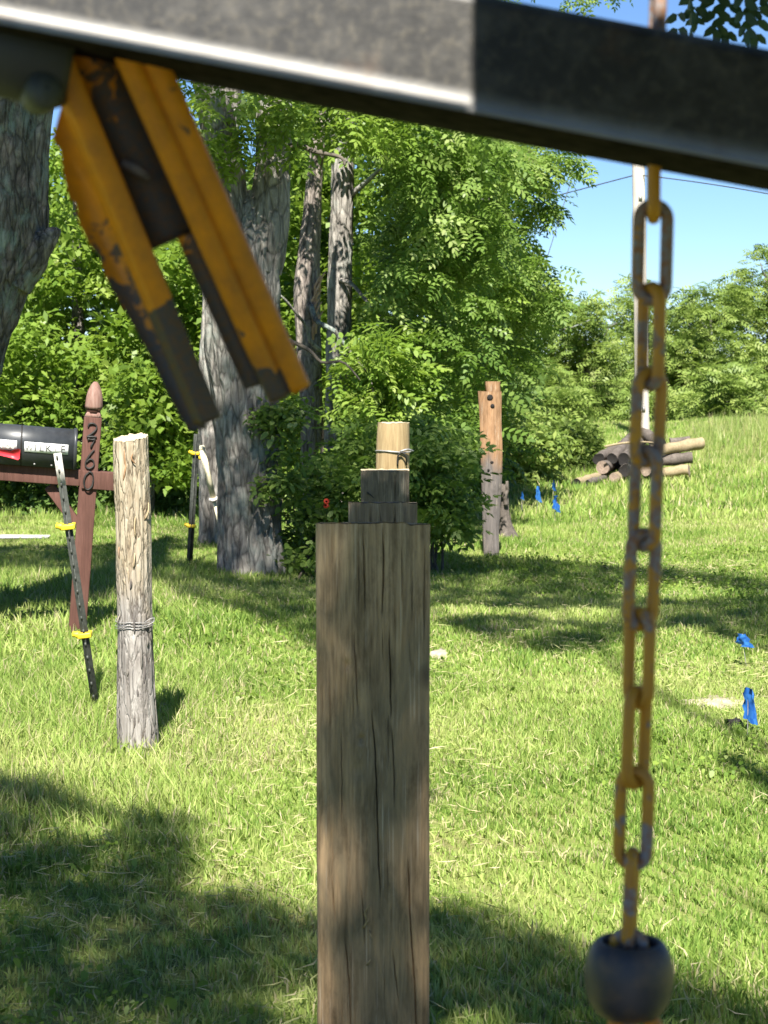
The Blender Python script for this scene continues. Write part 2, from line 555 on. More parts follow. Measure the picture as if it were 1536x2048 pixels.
M['black_metal'] = flat_mat('black_mailbox_enamel', (0.035, 0.038, 0.042), 0.42, 0.0, 0.15, 30, 0.5)
M['iron'] = flat_mat('wrought_iron', (0.02, 0.018, 0.016), 0.6, 0.0, 0.3)
M['white_plate'] = flat_mat('white_plate', (0.76, 0.76, 0.74), 0.5, var=0.05, scale=8)
M['letter_ink'] = flat_mat('dark_letter', (0.035, 0.035, 0.03), 0.6)
M['letter_grey'] = flat_mat('grey_letter', (0.16, 0.16, 0.14), 0.6)
M['letter_faded'] = flat_mat('faded_letter', (0.4, 0.4, 0.36), 0.6)
M['red_flag'] = flat_mat('red_plastic', (0.62, 0.035, 0.05), 0.45, var=0.08)
M['yellow_plastic'] = flat_mat('yellow_plastic', (0.75, 0.53, 0.03), 0.45, var=0.08)
M['blue_film'] = leaf_mat('blue_flag_film', [(0, (0.015, 0.085, 0.36)), (1, (0.045, 0.19, 0.5))], 0.35, (0.05, 0.22, 0.7), 0.3)
M['galv'] = flat_mat('galvanised_wire', (0.34, 0.33, 0.32), 0.5, 0.4, 0.25, 60)
M['cable'] = flat_mat('cable_sheath', (0.05, 0.055, 0.06), 0.7)
M['stake'] = flat_mat('dark_green_steel', (0.06, 0.065, 0.055), 0.6, 0.2, 0.35, 40)
M['stake_white'] = flat_mat('white_painted_steel', (0.62, 0.58, 0.53), 0.6, 0.0, 0.3, 40)
M['cane'] = flat_mat('pale_cane', (0.8, 0.72, 0.5), 0.6, var=0.2, scale=25)
M['stone'] = flat_mat('pale_flat_stone', (0.36, 0.31, 0.22), 0.9, var=0.25, scale=14, bump=0.6)
M['road'] = flat_mat('pale_concrete', (0.42, 0.41, 0.39), 0.9, var=0.12, scale=6)
M['reddish_leaf'] = flat_mat('leaf_red', (0.6, 0.05, 0.02), 0.6)
M['under_shade'] = flat_mat('shade_black_steel', (0.022, 0.018, 0.015), 0.9, 0.0, 0.5, 60, 0.03)  # underside shade put into a dull, near-black steel
M['dark_paint'] = flat_mat('dark_machine_paint', (0.03, 0.03, 0.03), 0.6)


def beam_mat():
    t = NT('worn_black_steel')
    v = t.coord((1, 1, 1))
    n = t.noise(v, 26, 6, 0.65, 0.5)
    f = t.noise(v, 120, 4, 0.7)
    col = t.ramp(n, [(0.25, (0.009, 0.0085, 0.008)), (0.5, (0.024, 0.0225, 0.0205)), (0.75, (0.065, 0.06, 0.052))])
    col = t.mix(t.math('MULTIPLY', t.ramp(f, [(0.5, (0, 0, 0)), (0.75, (1, 1, 1))]), 0.45), col, (0.13, 0.11, 0.075))
    lip_light_fac = t.math('MULTIPLY', t.attr('wear_or_light'), t.math('ADD', 0.55, t.math('MULTIPLY', n, 0.7)), True)
    col = t.mix(lip_light_fac, col, (0.33, 0.315, 0.29))  # lighter lip colour carries the edge's bright highlight
    r = t.noise(v, 9, 4, 0.6)
    col = t.mix(t.math('MULTIPLY', t.ramp(r, [(0.58, (0, 0, 0)), (0.72, (1, 1, 1))]), 0.45), col, (0.11, 0.055, 0.025))
    t.bsdf(col, t.math('ADD', 0.3, t.math('MULTIPLY', f, 0.3)), 0.0, t.bump(f, 0.3, 0.001), 0.4)
    return t.m


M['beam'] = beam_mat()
M['yellow_paint'] = chipped_mat('chipped_yellow_paint', (0.70, 0.25, 0.0015), (0.06, 0.054, 0.05), (0.11, 0.06, 0.025))
M['chain_paint'] = chipped_mat('worn_yellow_chain', (0.56, 0.26, 0.014), (0.24, 0.22, 0.21), (0.27, 0.115, 0.04))
M['ball_steel'] = (lambda t: (t.bsdf(t.mix(t.ramp(t.noise(t.coord(), 45, 5, 0.6), [(0.45, (0, 0, 0)), (0.65, (1, 1, 1))]), (0.026, 0.024, 0.026), (0.085, 0.055, 0.032)), 0.5, 0.0,
                   t.bump(t.noise(t.coord(), 160, 3, 0.6), 0.3, 0.001), 0.5), t.m)[1])(NT('oily_dark_steel'))

# ------------------------------------------------------------------ ground
def axis_pts(lo, hi, c, fine, grow):
    a = [c]
    s = fine
    while a[-1] < hi:
        a.append(a[-1] + s); s *= grow
    b = [c]
    s = fine
    while b[-1] > lo:
        b.append(b[-1] - s); s *= grow
    return np.array(b[::-1][:-1] + a)


gx = axis_pts(-900, 900, 0, 0.25, 1.06)
gy = np.concatenate([axis_pts(-200, 6, 6, 0.25, 1.09), axis_pts(6, 2500, 6, 0.25, 1.035)[1:]])
X, Y = np.meshgrid(gx, gy)
Z = height(X, Y)
nx, ny = len(gx), len(gy)
idx = np.arange(nx * ny).reshape(ny, nx)
quads = np.stack([idx[:-1, :-1], idx[:-1, 1:], idx[1:, 1:], idx[1:, :-1]], -1).reshape(-1, 4)
tag(mesh_np('lawn', np.stack([X, Y, Z], -1), quads, np.full(len(quads), 4), M['lawn'], smooth=True), 'sloping mown lawn with pale dry patches', 'lawn', kind='structure')

road_pts = [(-40, 15.6), (-2.75, 16.3), (-2.78, 16.6), (-40, 19.0)]
n = 60
rv, rf = [], []
for i in range(n):
    f = i / (n - 1)
    for a, b in ((road_pts[0], road_pts[1]), (road_pts[3], road_pts[2])):
        x, y = a[0] + (b[0] - a[0]) * f, a[1] + (b[1] - a[1]) * f
        rv.append((x, y, H(x, y) + 0.008))
for i in range(n - 1):
    rf.append((2 * i, 2 * i + 2, 2 * i + 3, 2 * i + 1))
tag(mesh_faces('road', rv, rf, M['road']), 'pale road surface behind the mailbox', 'road', kind='structure')


def px_of(x, y, z=0.0):
    """picture position of ground points (used to follow the mown and tall areas of the lawn)"""
    dz = z - CAM_Z
    fw = y * cp - dz * sp
    up = y * sp + dz * cp
    return 768 + FPX * x / fw, 1024 - FPX * up / fw


def blades(n, y0, y1, dens_pow, hfun, wid, seg, rng, spread=0.24, lean=0.55, extra=0.5, tintfun=None, keep=None):
    y = np.sqrt(rng.random(n) * (y1 ** 2 - y0 ** 2) + y0 ** 2)
    x = (rng.random(n) * 2 - 1) * (spread * y + extra)
    # tufts
    x += 0.02 * np.sin(x * 90 + y * 31)
    if keep is not None:
        k = keep(x, y)
        x, y = x[k], y[k]
    n = len(x)
    z = height(x, y)
    h = hfun(x, y, rng)
    th = rng.random(n) * 2 * math.pi
    ln = np.abs(rng.normal(0, lean, n)) * h
    dx, dy = np.cos(th) * ln, np.sin(th) * ln
    face = rng.random(n) * 2 * math.pi
    wx, wy = np.cos(face), np.sin(face)
    w = wid * (0.6 + 0.8 * rng.random(n)) * 0.5
    root = np.stack([x, y, z - 0.005], -1)
    W = np.stack([wx * w, wy * w, np.zeros(n)], -1)
    tip = root + np.stack([dx, dy, h * np.sqrt(np.clip(1.15 - (ln / h) ** 2 * 0.45, 0.12, 1))], -1)
    if seg == 2:
        mid = root + np.stack([dx * 0.33, dy * 0.33, 0.6 * (tip - root)[:, 2]], -1)
        v = np.stack([root - W, root + W, mid + W * 0.85, mid - W * 0.85, tip], 1)
        b = (np.arange(n) * 5)[:, None]
        loops = np.concatenate([b + np.array([[0, 1, 2, 3]]), b + np.array([[3, 2, 4]])], 1)
        sizes = np.tile([4, 3], n)
        k = 2
    else:
        v = np.stack([root - W, root + W, tip], 1)
        loops = (np.arange(n) * 3)[:, None] + np.array([[0, 1, 2]])
        sizes = np.full(n, 3)
        k = 1
    p = np.stack([x * 0.9, y * 0.9, np.zeros(n)], -1)
    t = 0.42 + 0.22 * rng.normal(0, 1, n) + 0.35 * vnoise(p, 11) + 0.2 * vnoise(p * 5, 12)
    dry = rng.random(n) < 0.09 + 0.16 * sstep(0.2, 0.7, vnoise(p * 1.7, 21))
    t = np.clip(t, 0, 0.84)
    t[dry] = 0.9 + 0.1 * rng.random(dry.sum())
    return v.reshape(-1, 3), loops.ravel(), sizes, np.repeat(t, k)


def tallness(x, y):
    """uncut grass round the round post, the stakes and the tree feet"""
    px, py = px_of(x, y)
    t = sstep(620, 330, px) * sstep(1850, 1500, py) * sstep(15.5, 12.5, y)
    return t


def h_lawn(x, y, rng):
    n = len(x)
    p = np.stack([x * 1.3, y * 1.3, np.zeros(n)], -1)
    base = 0.037 + 0.014 * vnoise(p, 31) + 0.015 * vnoise(p * 6, 32)
    return (np.clip(base, 0.025, 1) * (0.6 + 0.7 * rng.random(n)) + tallness(x, y) * (0.012 + 0.065 * rng.random(n) ** 1.8))


def off_road(x, y):
    return ~((x < -2.75) & (y > 16.3 - (-2.75 - x) * 0.45) & (y > 15.75) & (y < 16.6 + (-2.78 - x) * 0.1))


grass_parts = [
    blades(185000, 4.1, 9.0, 1, h_lawn, 0.0048, 2, RNG, 0.225, 0.6, 0.25),
    blades(120000, 8.8, 13.2, 1, h_lawn, 0.0075, 2, RNG, 0.24, 0.6, 0.4),
    blades(150000, 12.8, 18.5, 1, h_lawn, 0.011, 1, RNG, 0.24, 0.6, 0.4, keep=off_road),
    blades(160000, 18.0, 46.0, 1, lambda x, y, r: (0.05 + 0.07 * r.random(len(x))), 0.022, 1, RNG, 0.25, 0.6, 0.5),
]
vs, ls, ss, ts, off = [], [], [], [], 0
for v, l, s, t in grass_parts:
    vs.append(v); ls.append(l + off); ss.append(s); ts.append(t)
    off += len(v)
g = mesh_np('grass', np.concatenate(vs), np.concatenate(ls), np.concatenate(ss), M['grass'], attrs={'rnd': ('FACE', np.concatenate(ts))})
tag(g, 'sunlit green lawn grass with drier yellow tufts', 'grass', kind='stuff')


# dry clippings lying in patches, and clover leaves
def clippings(n, rng):
    y = np.sqrt(rng.random(n) * (14.0 ** 2 - 4.0 ** 2) + 16.0)
    x = (rng.random(n) * 2 - 1) * (0.21 * y + 0.2)
    p = np.stack([x * 1.1, y * 1.1, np.zeros(n)], -1)
    k = (fbm(p, 3, 77) + 0.25 * rng.normal(0, 1, n)) > 0.16
    x, y = x[k], y[k]
    n = len(x)
    z = height(x, y) + 0.018 + 0.035 * rng.random(n)
    th = rng.random(n) * 6.283
    L = 0.03 + 0.07 * rng.random(n)
    c = np.stack([x, y, z], -1)
    d = np.stack([np.cos(th) * L, np.sin(th) * L, rng.normal(0, 0.25, n) * L], -1) * 0.5
    w = np.stack([-np.sin(th), np.cos(th), rng.normal(0, 0.5, n)], -1) * 0.0017
    bend = np.stack([-np.sin(th), np.cos(th), np.zeros(n)], -1) * (rng.normal(0, 0.18, n) * L)[:, None]
    v = np.stack([c - d, c + bend + w, c + d, c + bend - w], 1)
    return v.reshape(-1, 3), np.arange(n * 4), np.full(n, 4), 0.86 + 0.14 * rng.random(n)


v, l, s, t = clippings(34000, RNG)
tag(mesh_np('dry_grass_clippings', v, l, s, M['grass'], attrs={'rnd': ('FACE', t)}), 'dry straw-coloured clippings scattered over the lawn', 'clippings', kind='stuff')

# tall dry weeds on the bank
def weeds(n, rng):
    y = 26 + 15 * rng.random(n)
    x = y * (0.15 + 0.095 * rng.random(n) ** 0.7)
    z = height(x, y)
    h = 0.1 + 0.3 * rng.random(n) * sstep(25, 31, y) * sstep(0.10, 0.17, x / y)
    th = rng.random(n) * 6.283
    ln = np.abs(rng.normal(0, 0.3, n)) * h
    root = np.stack([x, y, z], -1)
    f = rng.random(n) * 6.283
    w = 0.010
    W = np.stack([np.cos(f) * w, np.sin(f) * w, np.zeros(n)], -1)
    tip = root + np.stack([np.cos(th) * ln, np.sin(th) * ln, h], -1)
    v = np.stack([root - W, root + W, tip], 1)
    return v.reshape(-1, 3), (np.arange(n * 3)), np.full(n, 3), rng.random(n)


v, l, s, t = weeds(6500, RNG)
tag(mesh_np('tall_grass', v, l, s, M['straw'], attrs={'rnd': ('FACE', t)}), 'tall straw-coloured grass on the bank behind the logs', 'grass', kind='stuff')

# ------------------------------------------------------------------ foliage
def leaflet(cx, cy, ang, L, W, z=0.0, droop=0.0):
    """six-cornered leaflet from (cx,cy) in direction ang"""
    c, s = math.cos(ang), math.sin(ang)
    pts = [(0, 0), (0.3, 0.5), (0.7, 0.46), (1, 0), (0.7, -0.46), (0.3, -0.5)]
    out = []
    for a, b in pts:
        u, w = a * L, b * W
        out.append((cx + c * u - s * w, cy + s * u + c * w, z - droop * a * a * L + 0.25 * abs(b) * W))
    return out


def compound_template(pairs, L, lf, wf):
    v = []
    for i in range(pairs):
        x = L * (0.18 + 0.75 * i / max(pairs - 1, 1))
        k = 0.75 + 0.5 * math.sin(math.pi * (i + 0.8) / (pairs + 0.6))
        for sgn in (-1, 1):
            v += leaflet(x, 0, sgn * math.radians(66 - 3 * i), lf * k * 0.9, wf * k * 0.9, -0.25 * (x / L) ** 2 * L, 0.25)
    v += leaflet(L * 0.95, 0, 0, lf, wf, -0.25 * L, 0.3)
    return np.array(v).reshape(-1, 6, 3)


def simple_template(nl, R, lf, wf, rng):
    v = []
    for i in range(nl):
        a = 2 * math.pi * i / nl + rng.random() * 0.8
        r = R * (0.15 + 0.6 * rng.random())
        q = np.array(leaflet(0, 0, a, lf * (0.7 + 0.6 * rng.random()), wf * (0.7 + 0.6 * rng.random()), 0, 0.3))
        tl = rng.normal(0, 0.4)
        q[:, 2] += tl * (q[:, 0] * math.cos(a) + q[:, 1] * math.sin(a))
        q += np.array([math.cos(a) * r, math.sin(a) * r, rng.normal(0, R * 0.3)])
        v.append(q)
    return np.array(v)


def quad_template(t6):
    """four-cornered version for distant leaves"""
    c = t6.mean(1, keepdims=True)
    q = np.stack([t6[:, 0], t6[:, 1] * 0.55 + t6[:, 2] * 0.45, t6[:, 3], t6[:, 4] * 0.45 + t6[:, 5] * 0.55], 1)
    return c + (q - c) * np.array([1.08])


def place_leaves(tmpl, pos, rng, scale=(0.75, 1.25), pitch=(-0.9, 0.25), roll=0.5, tint=None, yaw=None):
    n = len(pos)
    k, c, _ = tmpl.shape
    yaw = rng.random(n) * 2 * math.pi if yaw is None else yaw
    pit = pitch[0] + (pitch[1] - pitch[0]) * rng.random(n)
    rol = rng.normal(0, roll, n)
    cy, sy, cq, sq, cr, sr = np.cos(yaw), np.sin(yaw), np.cos(pit), np.sin(pit), np.cos(rol), np.sin(rol)
    ex = np.stack([cy * cq, sy * cq, sq], -1)
    ey0 = np.stack([-sy, cy, np.zeros(n)], -1)
    ez0 = np.cross(ex, ey0)
    ey = ey0 * cr[:, None] + ez0 * sr[:, None]
    ez = np.cross(ex, ey)
    s = scale[0] + (scale[1] - scale[0]) * rng.random(n)
    R = np.stack([ex, ey, ez], 1) * s[:, None, None]
    v = np.einsum('kcj,nji->nkci', tmpl, R) + np.asarray(pos)[:, None, None, :]
    t = (rng.random(n) if tint is None else tint)[:, None] * 0.7 + 0.3 * rng.random((n, k))
    return v.reshape(-1, 3), c, np.clip(t, 0, 1).ravel()


def leaf_object(name, chunks, mat, parent):
    c = chunks[0][1]
    v = np.concatenate([q[0] for q in chunks])
    t = np.concatenate([q[2] for q in chunks])
    return mesh_np(name, v, np.arange(len(v)), np.full(len(v) // c, c), mat, parent, attrs={'rnd': ('FACE', t)})


def in_poly(px, py, poly):
    inside = np.zeros(len(px), bool)
    j = len(poly) - 1
    for i in range(len(poly)):
        xi, yi = poly[i]
        xj, yj = poly[j]
        c = ((yi > py) != (yj > py)) & (px < (xj - xi) * (py - yi) / (yj - yi + 1e-9) + xi)
        inside ^= c
        j = i
    return inside


def volume_points(poly, d0, d1, n, rng):
    """points of a crown: its silhouette polygon seen from the lawn, and its depth"""
    poly = np.array(poly, float)
    lo, hi = poly.min(0), poly.max(0)
    out = []
    while len(out) < n:
        px = lo[0] + (hi[0] - lo[0]) * rng.random(n * 3)
        py = lo[1] + (hi[1] - lo[1]) * rng.random(n * 3)
        k = in_poly(px, py, poly)
        for a, b in zip(px[k], py[k]):
            out.append(P(a, b, d0 + (d1 - d0) * rng.random()))
            if len(out) >= n: break
    return np.array(out[:n])


def clusters(centres, R, per, rng, flat=0.6):
    n = len(centres)
    c = np.repeat(centres, per, 0)
    q = rng.normal(0, 1, (n * per, 3))
    q /= np.linalg.norm(q, axis=1)[:, None]
    r = rng.random(n * per) ** (1 / 2.2)
    q *= (R * (0.6 + 0.8 * np.repeat(rng.random(n), per)) * r)[:, None]
    q[:, 2] *= flat
    # clumps are lighter or darker as a whole
    tint = np.clip(np.repeat(rng.normal(0.5, 0.22, n), per) + rng.normal(0, 0.15, n * per), 0, 1)
    return c + q, tint


T_LOC = compound_template(5, 0.22, 0.054, 0.025)
T_LOC_S = compound_template(4, 0.2, 0.055, 0.026)
T_BROAD = quad_template(simple_template(9, 0.15, 0.072, 0.056, RNG))
T_SMALL = simple_template(8, 0.09, 0.05, 0.026, RNG)
T_FAR = quad_template(compound_template(4, 0.42, 0.17, 0.075))
T_FAR_B = quad_template(simple_template(7, 0.3, 0.2, 0.13, RNG))


cy_ = np.sqrt(RNG.random(9000) * (15.0 ** 2 - 4.0 ** 2) + 16.0)
cx_ = (RNG.random(9000) * 2 - 1) * (0.21 * cy_ + 0.2)
ck = fbm(np.stack([cx_ * 0.8, cy_ * 0.8, cx_ * 0], -1), 3, 91) > 0.1
cx_, cy_ = cx_[ck], cy_[ck]
clover = place_leaves(simple_template(3, 0.009, 0.015, 0.014, RNG), np.stack([cx_, cy_, height(cx_, cy_) + 0.03 + 0.03 * RNG.random(len(cx_))], -1), RNG, (0.7, 1.3), (-0.4, 0.4), 0.3)
tag(leaf_object('clover_weeds', [clover], M['bright'], None), 'low clover leaves among the lawn grass', 'clover', kind='stuff')


def foliage(name, parent, spec, mat, tmpl, rng=RNG, pitch=(-0.9, 0.25), roll=0.5, scale=(0.75, 1.25)):
    """spec rows: silhouette polygon, near and far depth, number of clumps, clump radius, sprays in a clump"""
    ch = []
    for poly, d0, d1, n, R, per in spec:
        c = volume_points(poly, d0, d1, n, rng)
        p, tint = clusters(c, R, per, rng)
        ch.append(place_leaves(tmpl, p, rng, scale, pitch, roll, tint))
    return leaf_object(name, ch, mat, parent)


def trunk(name, parent, pts, mat, seg=48, rings=120, amp=0.12, freq=9.0, seed=1, flare=0.0, caps=True):
    """pts rows: x, y, z, radius; ridged bark modelled in the surface"""
    q = smooth_path(pts, rings)
    path, rad = q[:, :3], q[:, 3]
    t, a, b = frames(path)
    ang = np.linspace(0, 2 * math.pi, seg, endpoint=False)
    ca, sa = np.cos(ang)[None, :], np.sin(ang)[None, :]
    s = np.concatenate([[0], np.cumsum(np.linalg.norm(np.diff(path, axis=0), axis=1))])[:, None]
    r0 = rad[:, None]
    cc = np.stack([np.broadcast_to(ca * 1.0, (rings, seg)) * freq * 0.35, np.broadcast_to(sa, (rings, seg)) * freq * 0.35, np.broadcast_to(s * 2.2, (rings, seg))], -1)
    warp = 0.5 * fbm(cc * 0.7, 3, seed + 9)
    ridge = 1 - np.abs(vnoise(cc + warp[..., None], seed)) * 2
    ridge2 = 1 - np.abs(vnoise(cc * np.array([2.1, 2.1, 1.6]), seed + 3)) * 2
    lump = fbm(cc * 0.25, 2, seed + 5)
    r = r0 * (1 + amp * (0.6 * ridge + 0.35 * ridge2) + 0.12 * lump)
    if flare:
        fl = np.exp(-s / flare) * (0.35 + 0.3 * np.cos(ang * 5 + seed)[None, :])
        r = r * (1 + fl)
    v = path[:, None, :] + (r * ca)[..., None] * a[:, None, :] + (r * sa)[..., None] * b[:, None, :]
    v = v.reshape(-1, 3)
    i, k = np.meshgrid(np.arange(rings - 1), np.arange(seg), indexing='ij')
    l = (k + 1) % seg
    f = np.stack([i * seg + k, i * seg + l, (i + 1) * seg + l, (i + 1) * seg + k], -1).reshape(-1, 4)
    loops, sizes = f.ravel(), np.full(len(f), 4)
    if caps:
        loops = np.concatenate([loops, (rings - 1) * seg + np.arange(seg), np.arange(seg)[::-1]])
        sizes = np.concatenate([sizes, [seg, seg]])
    return mesh_np(name, v, loops, sizes, mat, parent, smooth=True)


def PX(rows, d):
    """rows of (px, py, width in px) at depth d -> x, y, z, radius"""
    out = []
    for r in rows:
        dd = r[3] if len(r) > 3 else d
        p = P(r[0], r[1], dd)
        out.append((*p, r[2] / 2 / FPX * dd))
    return out


def limb(parent, a, b, r0, r1, sag=0.1, mat=None, seed=0, name='limb', seg=7):
    rs = np.random.default_rng(seed)
    a, b = np.array(a, float), np.array(b, float)
    L = np.linalg.norm(b - a)
    pts = [a + (b - a) * f + np.array([0, 0, sag * L * math.sin(math.pi * f)]) + (rs.normal(0, 0.03 * L, 3) if 0 < f < 1 else 0) for f in np.linspace(0, 1, 6)]
    q = smooth_path(np.array(pts), 18)
    v, f = tube_vf(q, np.linspace(r0, r1, 18), seg)
    return mesh_faces(name, v, f, mat or M['twig'], parent, True)


# ---- forked locust beside the posts
T1D = 13.2
tr = empty('locust_tree', P(505, 1165, T1D) * [1, 1, 0], 'thick forked locust trunk with lichen-grey bark just behind the leaning cane', 'tree')
trunk('trunk', tr, PX([(510, 1215, 112), (507, 1165, 112), (502, 1060, 110), (498, 920, 112), (490, 780, 122), (484, 640, 136), (486, 530, 128), (494, 455, 84), (499, 400, 30), (500, 380, 6)], T1D), M['bark'], 72, 230, 0.2, 15, 3, 0.2)
trunk('limb', tr, PX([(515, 540, 84), (535, 450, 78), (546, 340, 66), (549, 220, 64), (556, 60, 60), (580, -200, 52), (640, -600, 36), (690, -1000, 16)], T1D), M['bark'], 40, 160, 0.2, 9, 6)
trunk('limb', tr, PX([(468, 540, 92), (455, 440, 84), (447, 330, 74), (430, 210, 66), (400, 60, 60), (350, -200, 48), (300, -560, 30), (260, -900, 14)], T1D), M['bark'], 40, 160, 0.2, 9, 8)
limb(tr, P(560, 300, T1D), P(690, 330, T1D - 0.3), 0.025, 0.008, 0.12, seed=3)
limb(tr, P(545, 690, T1D), P(720, 760, T1D - 0.4), 0.018, 0.005, 0.08, seed=4)
T1_CROWN = [
    ([(360, 120), (600, 120), (620, 330), (520, 250), (500, 320), (380, 310)], 12.6, 13.0, 14, 0.17, 16),
    ([(600, 130), (800, 130), (800, 260), (700, 280), (610, 270)], 14.4, 15.5, 22, 0.26, 18),
    ([(250, -700), (800, -700), (760, -150), (300, -150)], 17.5, 20.5, 50, 0.45, 14),
]
crown_t1 = (tr, T1_CROWN)

# ---- second trunk just behind it
tr2 = empty('locust_tree', P(428, 1085, 15.9) * [1, 1, 0], 'slimmer bare trunk half hidden behind the forked locust', 'tree')
trunk('trunk', tr2, PX([(434, 1110, 62), (430, 1080, 56), (426, 980, 50), (424, 850, 50), (426, 650, 46), (446, 400, 40), (470, 100, 34), (490, -300, 20), (500, -600, 8)], 15.9), M['bark'], 40, 150, 0.22, 9, 12, 0.2)
foliage('crown', tr2, [([(250, -800), (560, -800), (520, -200), (270, -200)], 17.5, 20.0, 26, 0.4, 14)], M['locust'], quad_template(T_LOC_S))

# ---- broken snag
sn = empty('snag_tree', P(622, 1010, 15.4) * [1, 1, 0], 'pale broken snag with a splintered side, between two trunks', 'tree')
trunk('trunk', sn, PX([(628, 1105, 50), (626, 1000, 46), (624, 860, 40), (618, 720, 42), (614, 600, 46), (619, 500, 38), (625, 420, 32), (631, 340, 26), (640, 250, 18), (648, 170, 8)], 15.4), M['snag'], 36, 150, 0.26, 10, 21, 0.2)
sv = MB()
for i in range(9):
    a = P(628 + RNG.normal(0, 4), 560 + 12 * i, 15.32)
    b = a + np.array([0.04 + 0.03 * RNG.random(), -0.05, 0.06 + 0.05 * RNG.random()])
    v, f = tube_vf([a - [0, 0, 0.09], a, b], [0.012, 0.014, 0.002], 5)
    sv.add(v, f)
sv.build('splinters', M['split'], sn)
limb(sn, P(622, 610, 15.3), P(750, 800, 14.9), 0.024, 0.007, 0.1, M['bark_dark'], 8)
limb(sn, P(640, 700, 15.3), P(560, 590, 15.0), 0.018, 0.006, 0.05, M['bark'], 9)

# ---- straight trunk
tr4 = empty('locust_tree', P(672, 960, 16.5) * [1, 1, 0], 'straight slender locust trunk right of the broken snag', 'tree')
trunk('trunk', tr4, PX([(668, 1080, 62), (670, 1020, 56), (673, 900, 48), (676, 740, 45), (680, 560, 43), (684, 400, 40), (684, 250, 38), (680, 60, 38), (670, -300, 26), (650, -700, 10)], 16.5), M['bark'], 40, 170, 0.2, 9, 31, 0.2)
limb(tr4, P(684, 330, 16.5), P(640, 215, 16.2), 0.035, 0.012, 0.1, M['bark'], 10)
limb(tr4, P(684, 420, 16.5), P(790, 330, 16.2), 0.03, 0.01, 0.1, M['bark'], 11)
limb(tr4, P(680, 560, 16.4), P(800, 700, 15.8), 0.02, 0.006, 0.1, M['bark'], 12)
foliage('crown', tr4, [
    ([(780, 260), (1000, 270), (990, 480), (960, 700), (930, 900), (790, 850), (760, 700), (780, 480)], 15.4, 17.4, 112, 0.27, 22),
    ([(760, 170), (930, 200), (930, 330), (760, 330)], 15.6, 17, 30, 0.25, 20),
    ([(600, -600), (1100, -600), (1000, -80), (650, -60)], 19.5, 22.0, 36, 0.45, 14),
], M['locust'], T_LOC)

# ---- locust leaning out over the lawn, its crown against the sky
tr6 = empty('locust_tree', (*P(870, 950, 19.5)[:2], 0), 'feathery locust leaning out against the blue sky beside the lawn', 'tree')
trunk('trunk', tr6, PX([(868, 1030, 52), (872, 900, 44), (880, 740, 40), (900, 560, 34), (930, 400, 26), (960, 250, 18), (985, 120, 8)], 19.5), M['bark'], 28, 120, 0.2, 8, 41, 0.2)
for k, (a, b, c, e) in enumerate([(905, 540, 1040, 420), (925, 430, 1100, 350), (890, 640, 1040, 560), (885, 700, 1010, 690), (945, 330, 1060, 260), (880, 760, 800, 640), (900, 560, 790, 420)]):
    limb(tr6, P(a, b, 19.5), P(c, e, 19.0), 0.035, 0.008, 0.06, M['bark_dark'], 50 + k)
foliage('crown', tr6, [
    ([(820, 260), (1040, 250), (1010, 430), (1050, 470), (1065, 540), (1080, 640), (1030, 760), (960, 800), (850, 700)], 18.2, 20.8, 120, 0.26, 22),
    ([(1000, 280), (1110, 300), (1090, 360), (1010, 350)], 18.5, 20, 12, 0.16, 18),
    ([(1060, 340), (1120, 380), (1095, 430), (1050, 410)], 18.7, 19.8, 6, 0.14, 16),
    ([(1120, 300), (1165, 320), (1140, 360), (1118, 340)], 18.7, 19.8, 4, 0.10, 12),
    ([(960, 420), (1010, 430), (1000, 460), (950, 450)], 18.7, 20, 5, 0.14, 16),
    ([(1030, 500), (1090, 520), (1110, 600), (1050, 640)], 18.5, 20, 10, 0.18, 18),
    ([(860, 740), (1000, 720), (1010, 900), (960, 960), (870, 900)], 18.4, 20.6, 40, 0.26, 20),
    ([(900, -200), (1250, -200), (1250, -20), (1190, 14), (1060, 16), (900, 30)], 20.5, 22.5, 26, 0.3, 14),
], M['locust'], quad_template(T_LOC))
foliage('sun_tinted_sprays', tr6, [([(915, 570), (1010, 560), (1010, 640), (930, 645)], 18.0, 18.6, 11, 0.18, 18), ([(850, 715), (945, 715), (930, 790), (850, 780)], 17.8, 18.4, 10, 0.16, 18), ([(900, 640), (980, 660), (960, 700), (900, 690)], 18.0, 18.5, 5, 0.14, 16)], M['bright'], T_LOC)['kind'] = 'stuff'  # sunlit clumps get their light from a brighter leaf colour

# ---- big trunk at the left edge
tr5 = empty('old_locust_tree', (*P(-185, 1260, 10.5)[:2], 0), 'massive dark trunk with lichen, cut by the picture edge above the mailbox', 'tree')
trunk('trunk', tr5, PX([(-190, 1300, 240), (-180, 1240, 210), (-150, 1000, 190), (-112, 800, 180), (-74, 660, 172), (-32, 560, 168), (-4, 450, 178), (2, 330, 170), (8, 220, 172), (22, 100, 164), (30, -100, 160), (10, -500, 130), (-40, -1000, 90), (-60, -1500, 30)], 10.5), M['bark_dark'], 90, 330, 0.17, 22, 52, 0.3)
trunk('limb', tr5, PX([(20, 560, 90), (62, 505, 70), (92, 480, 44), (112, 462, 22), (116, 456, 8)], 10.45), M['bark_dark'], 32, 40, 0.2, 9, 55)
foliage('crown', tr5, [([(-900, -1500), (300, -1500), (150, -350), (-700, -300)], 9.0, 12.5, 70, 0.4, 14)], M['locust'], quad_template(T_LOC_S))

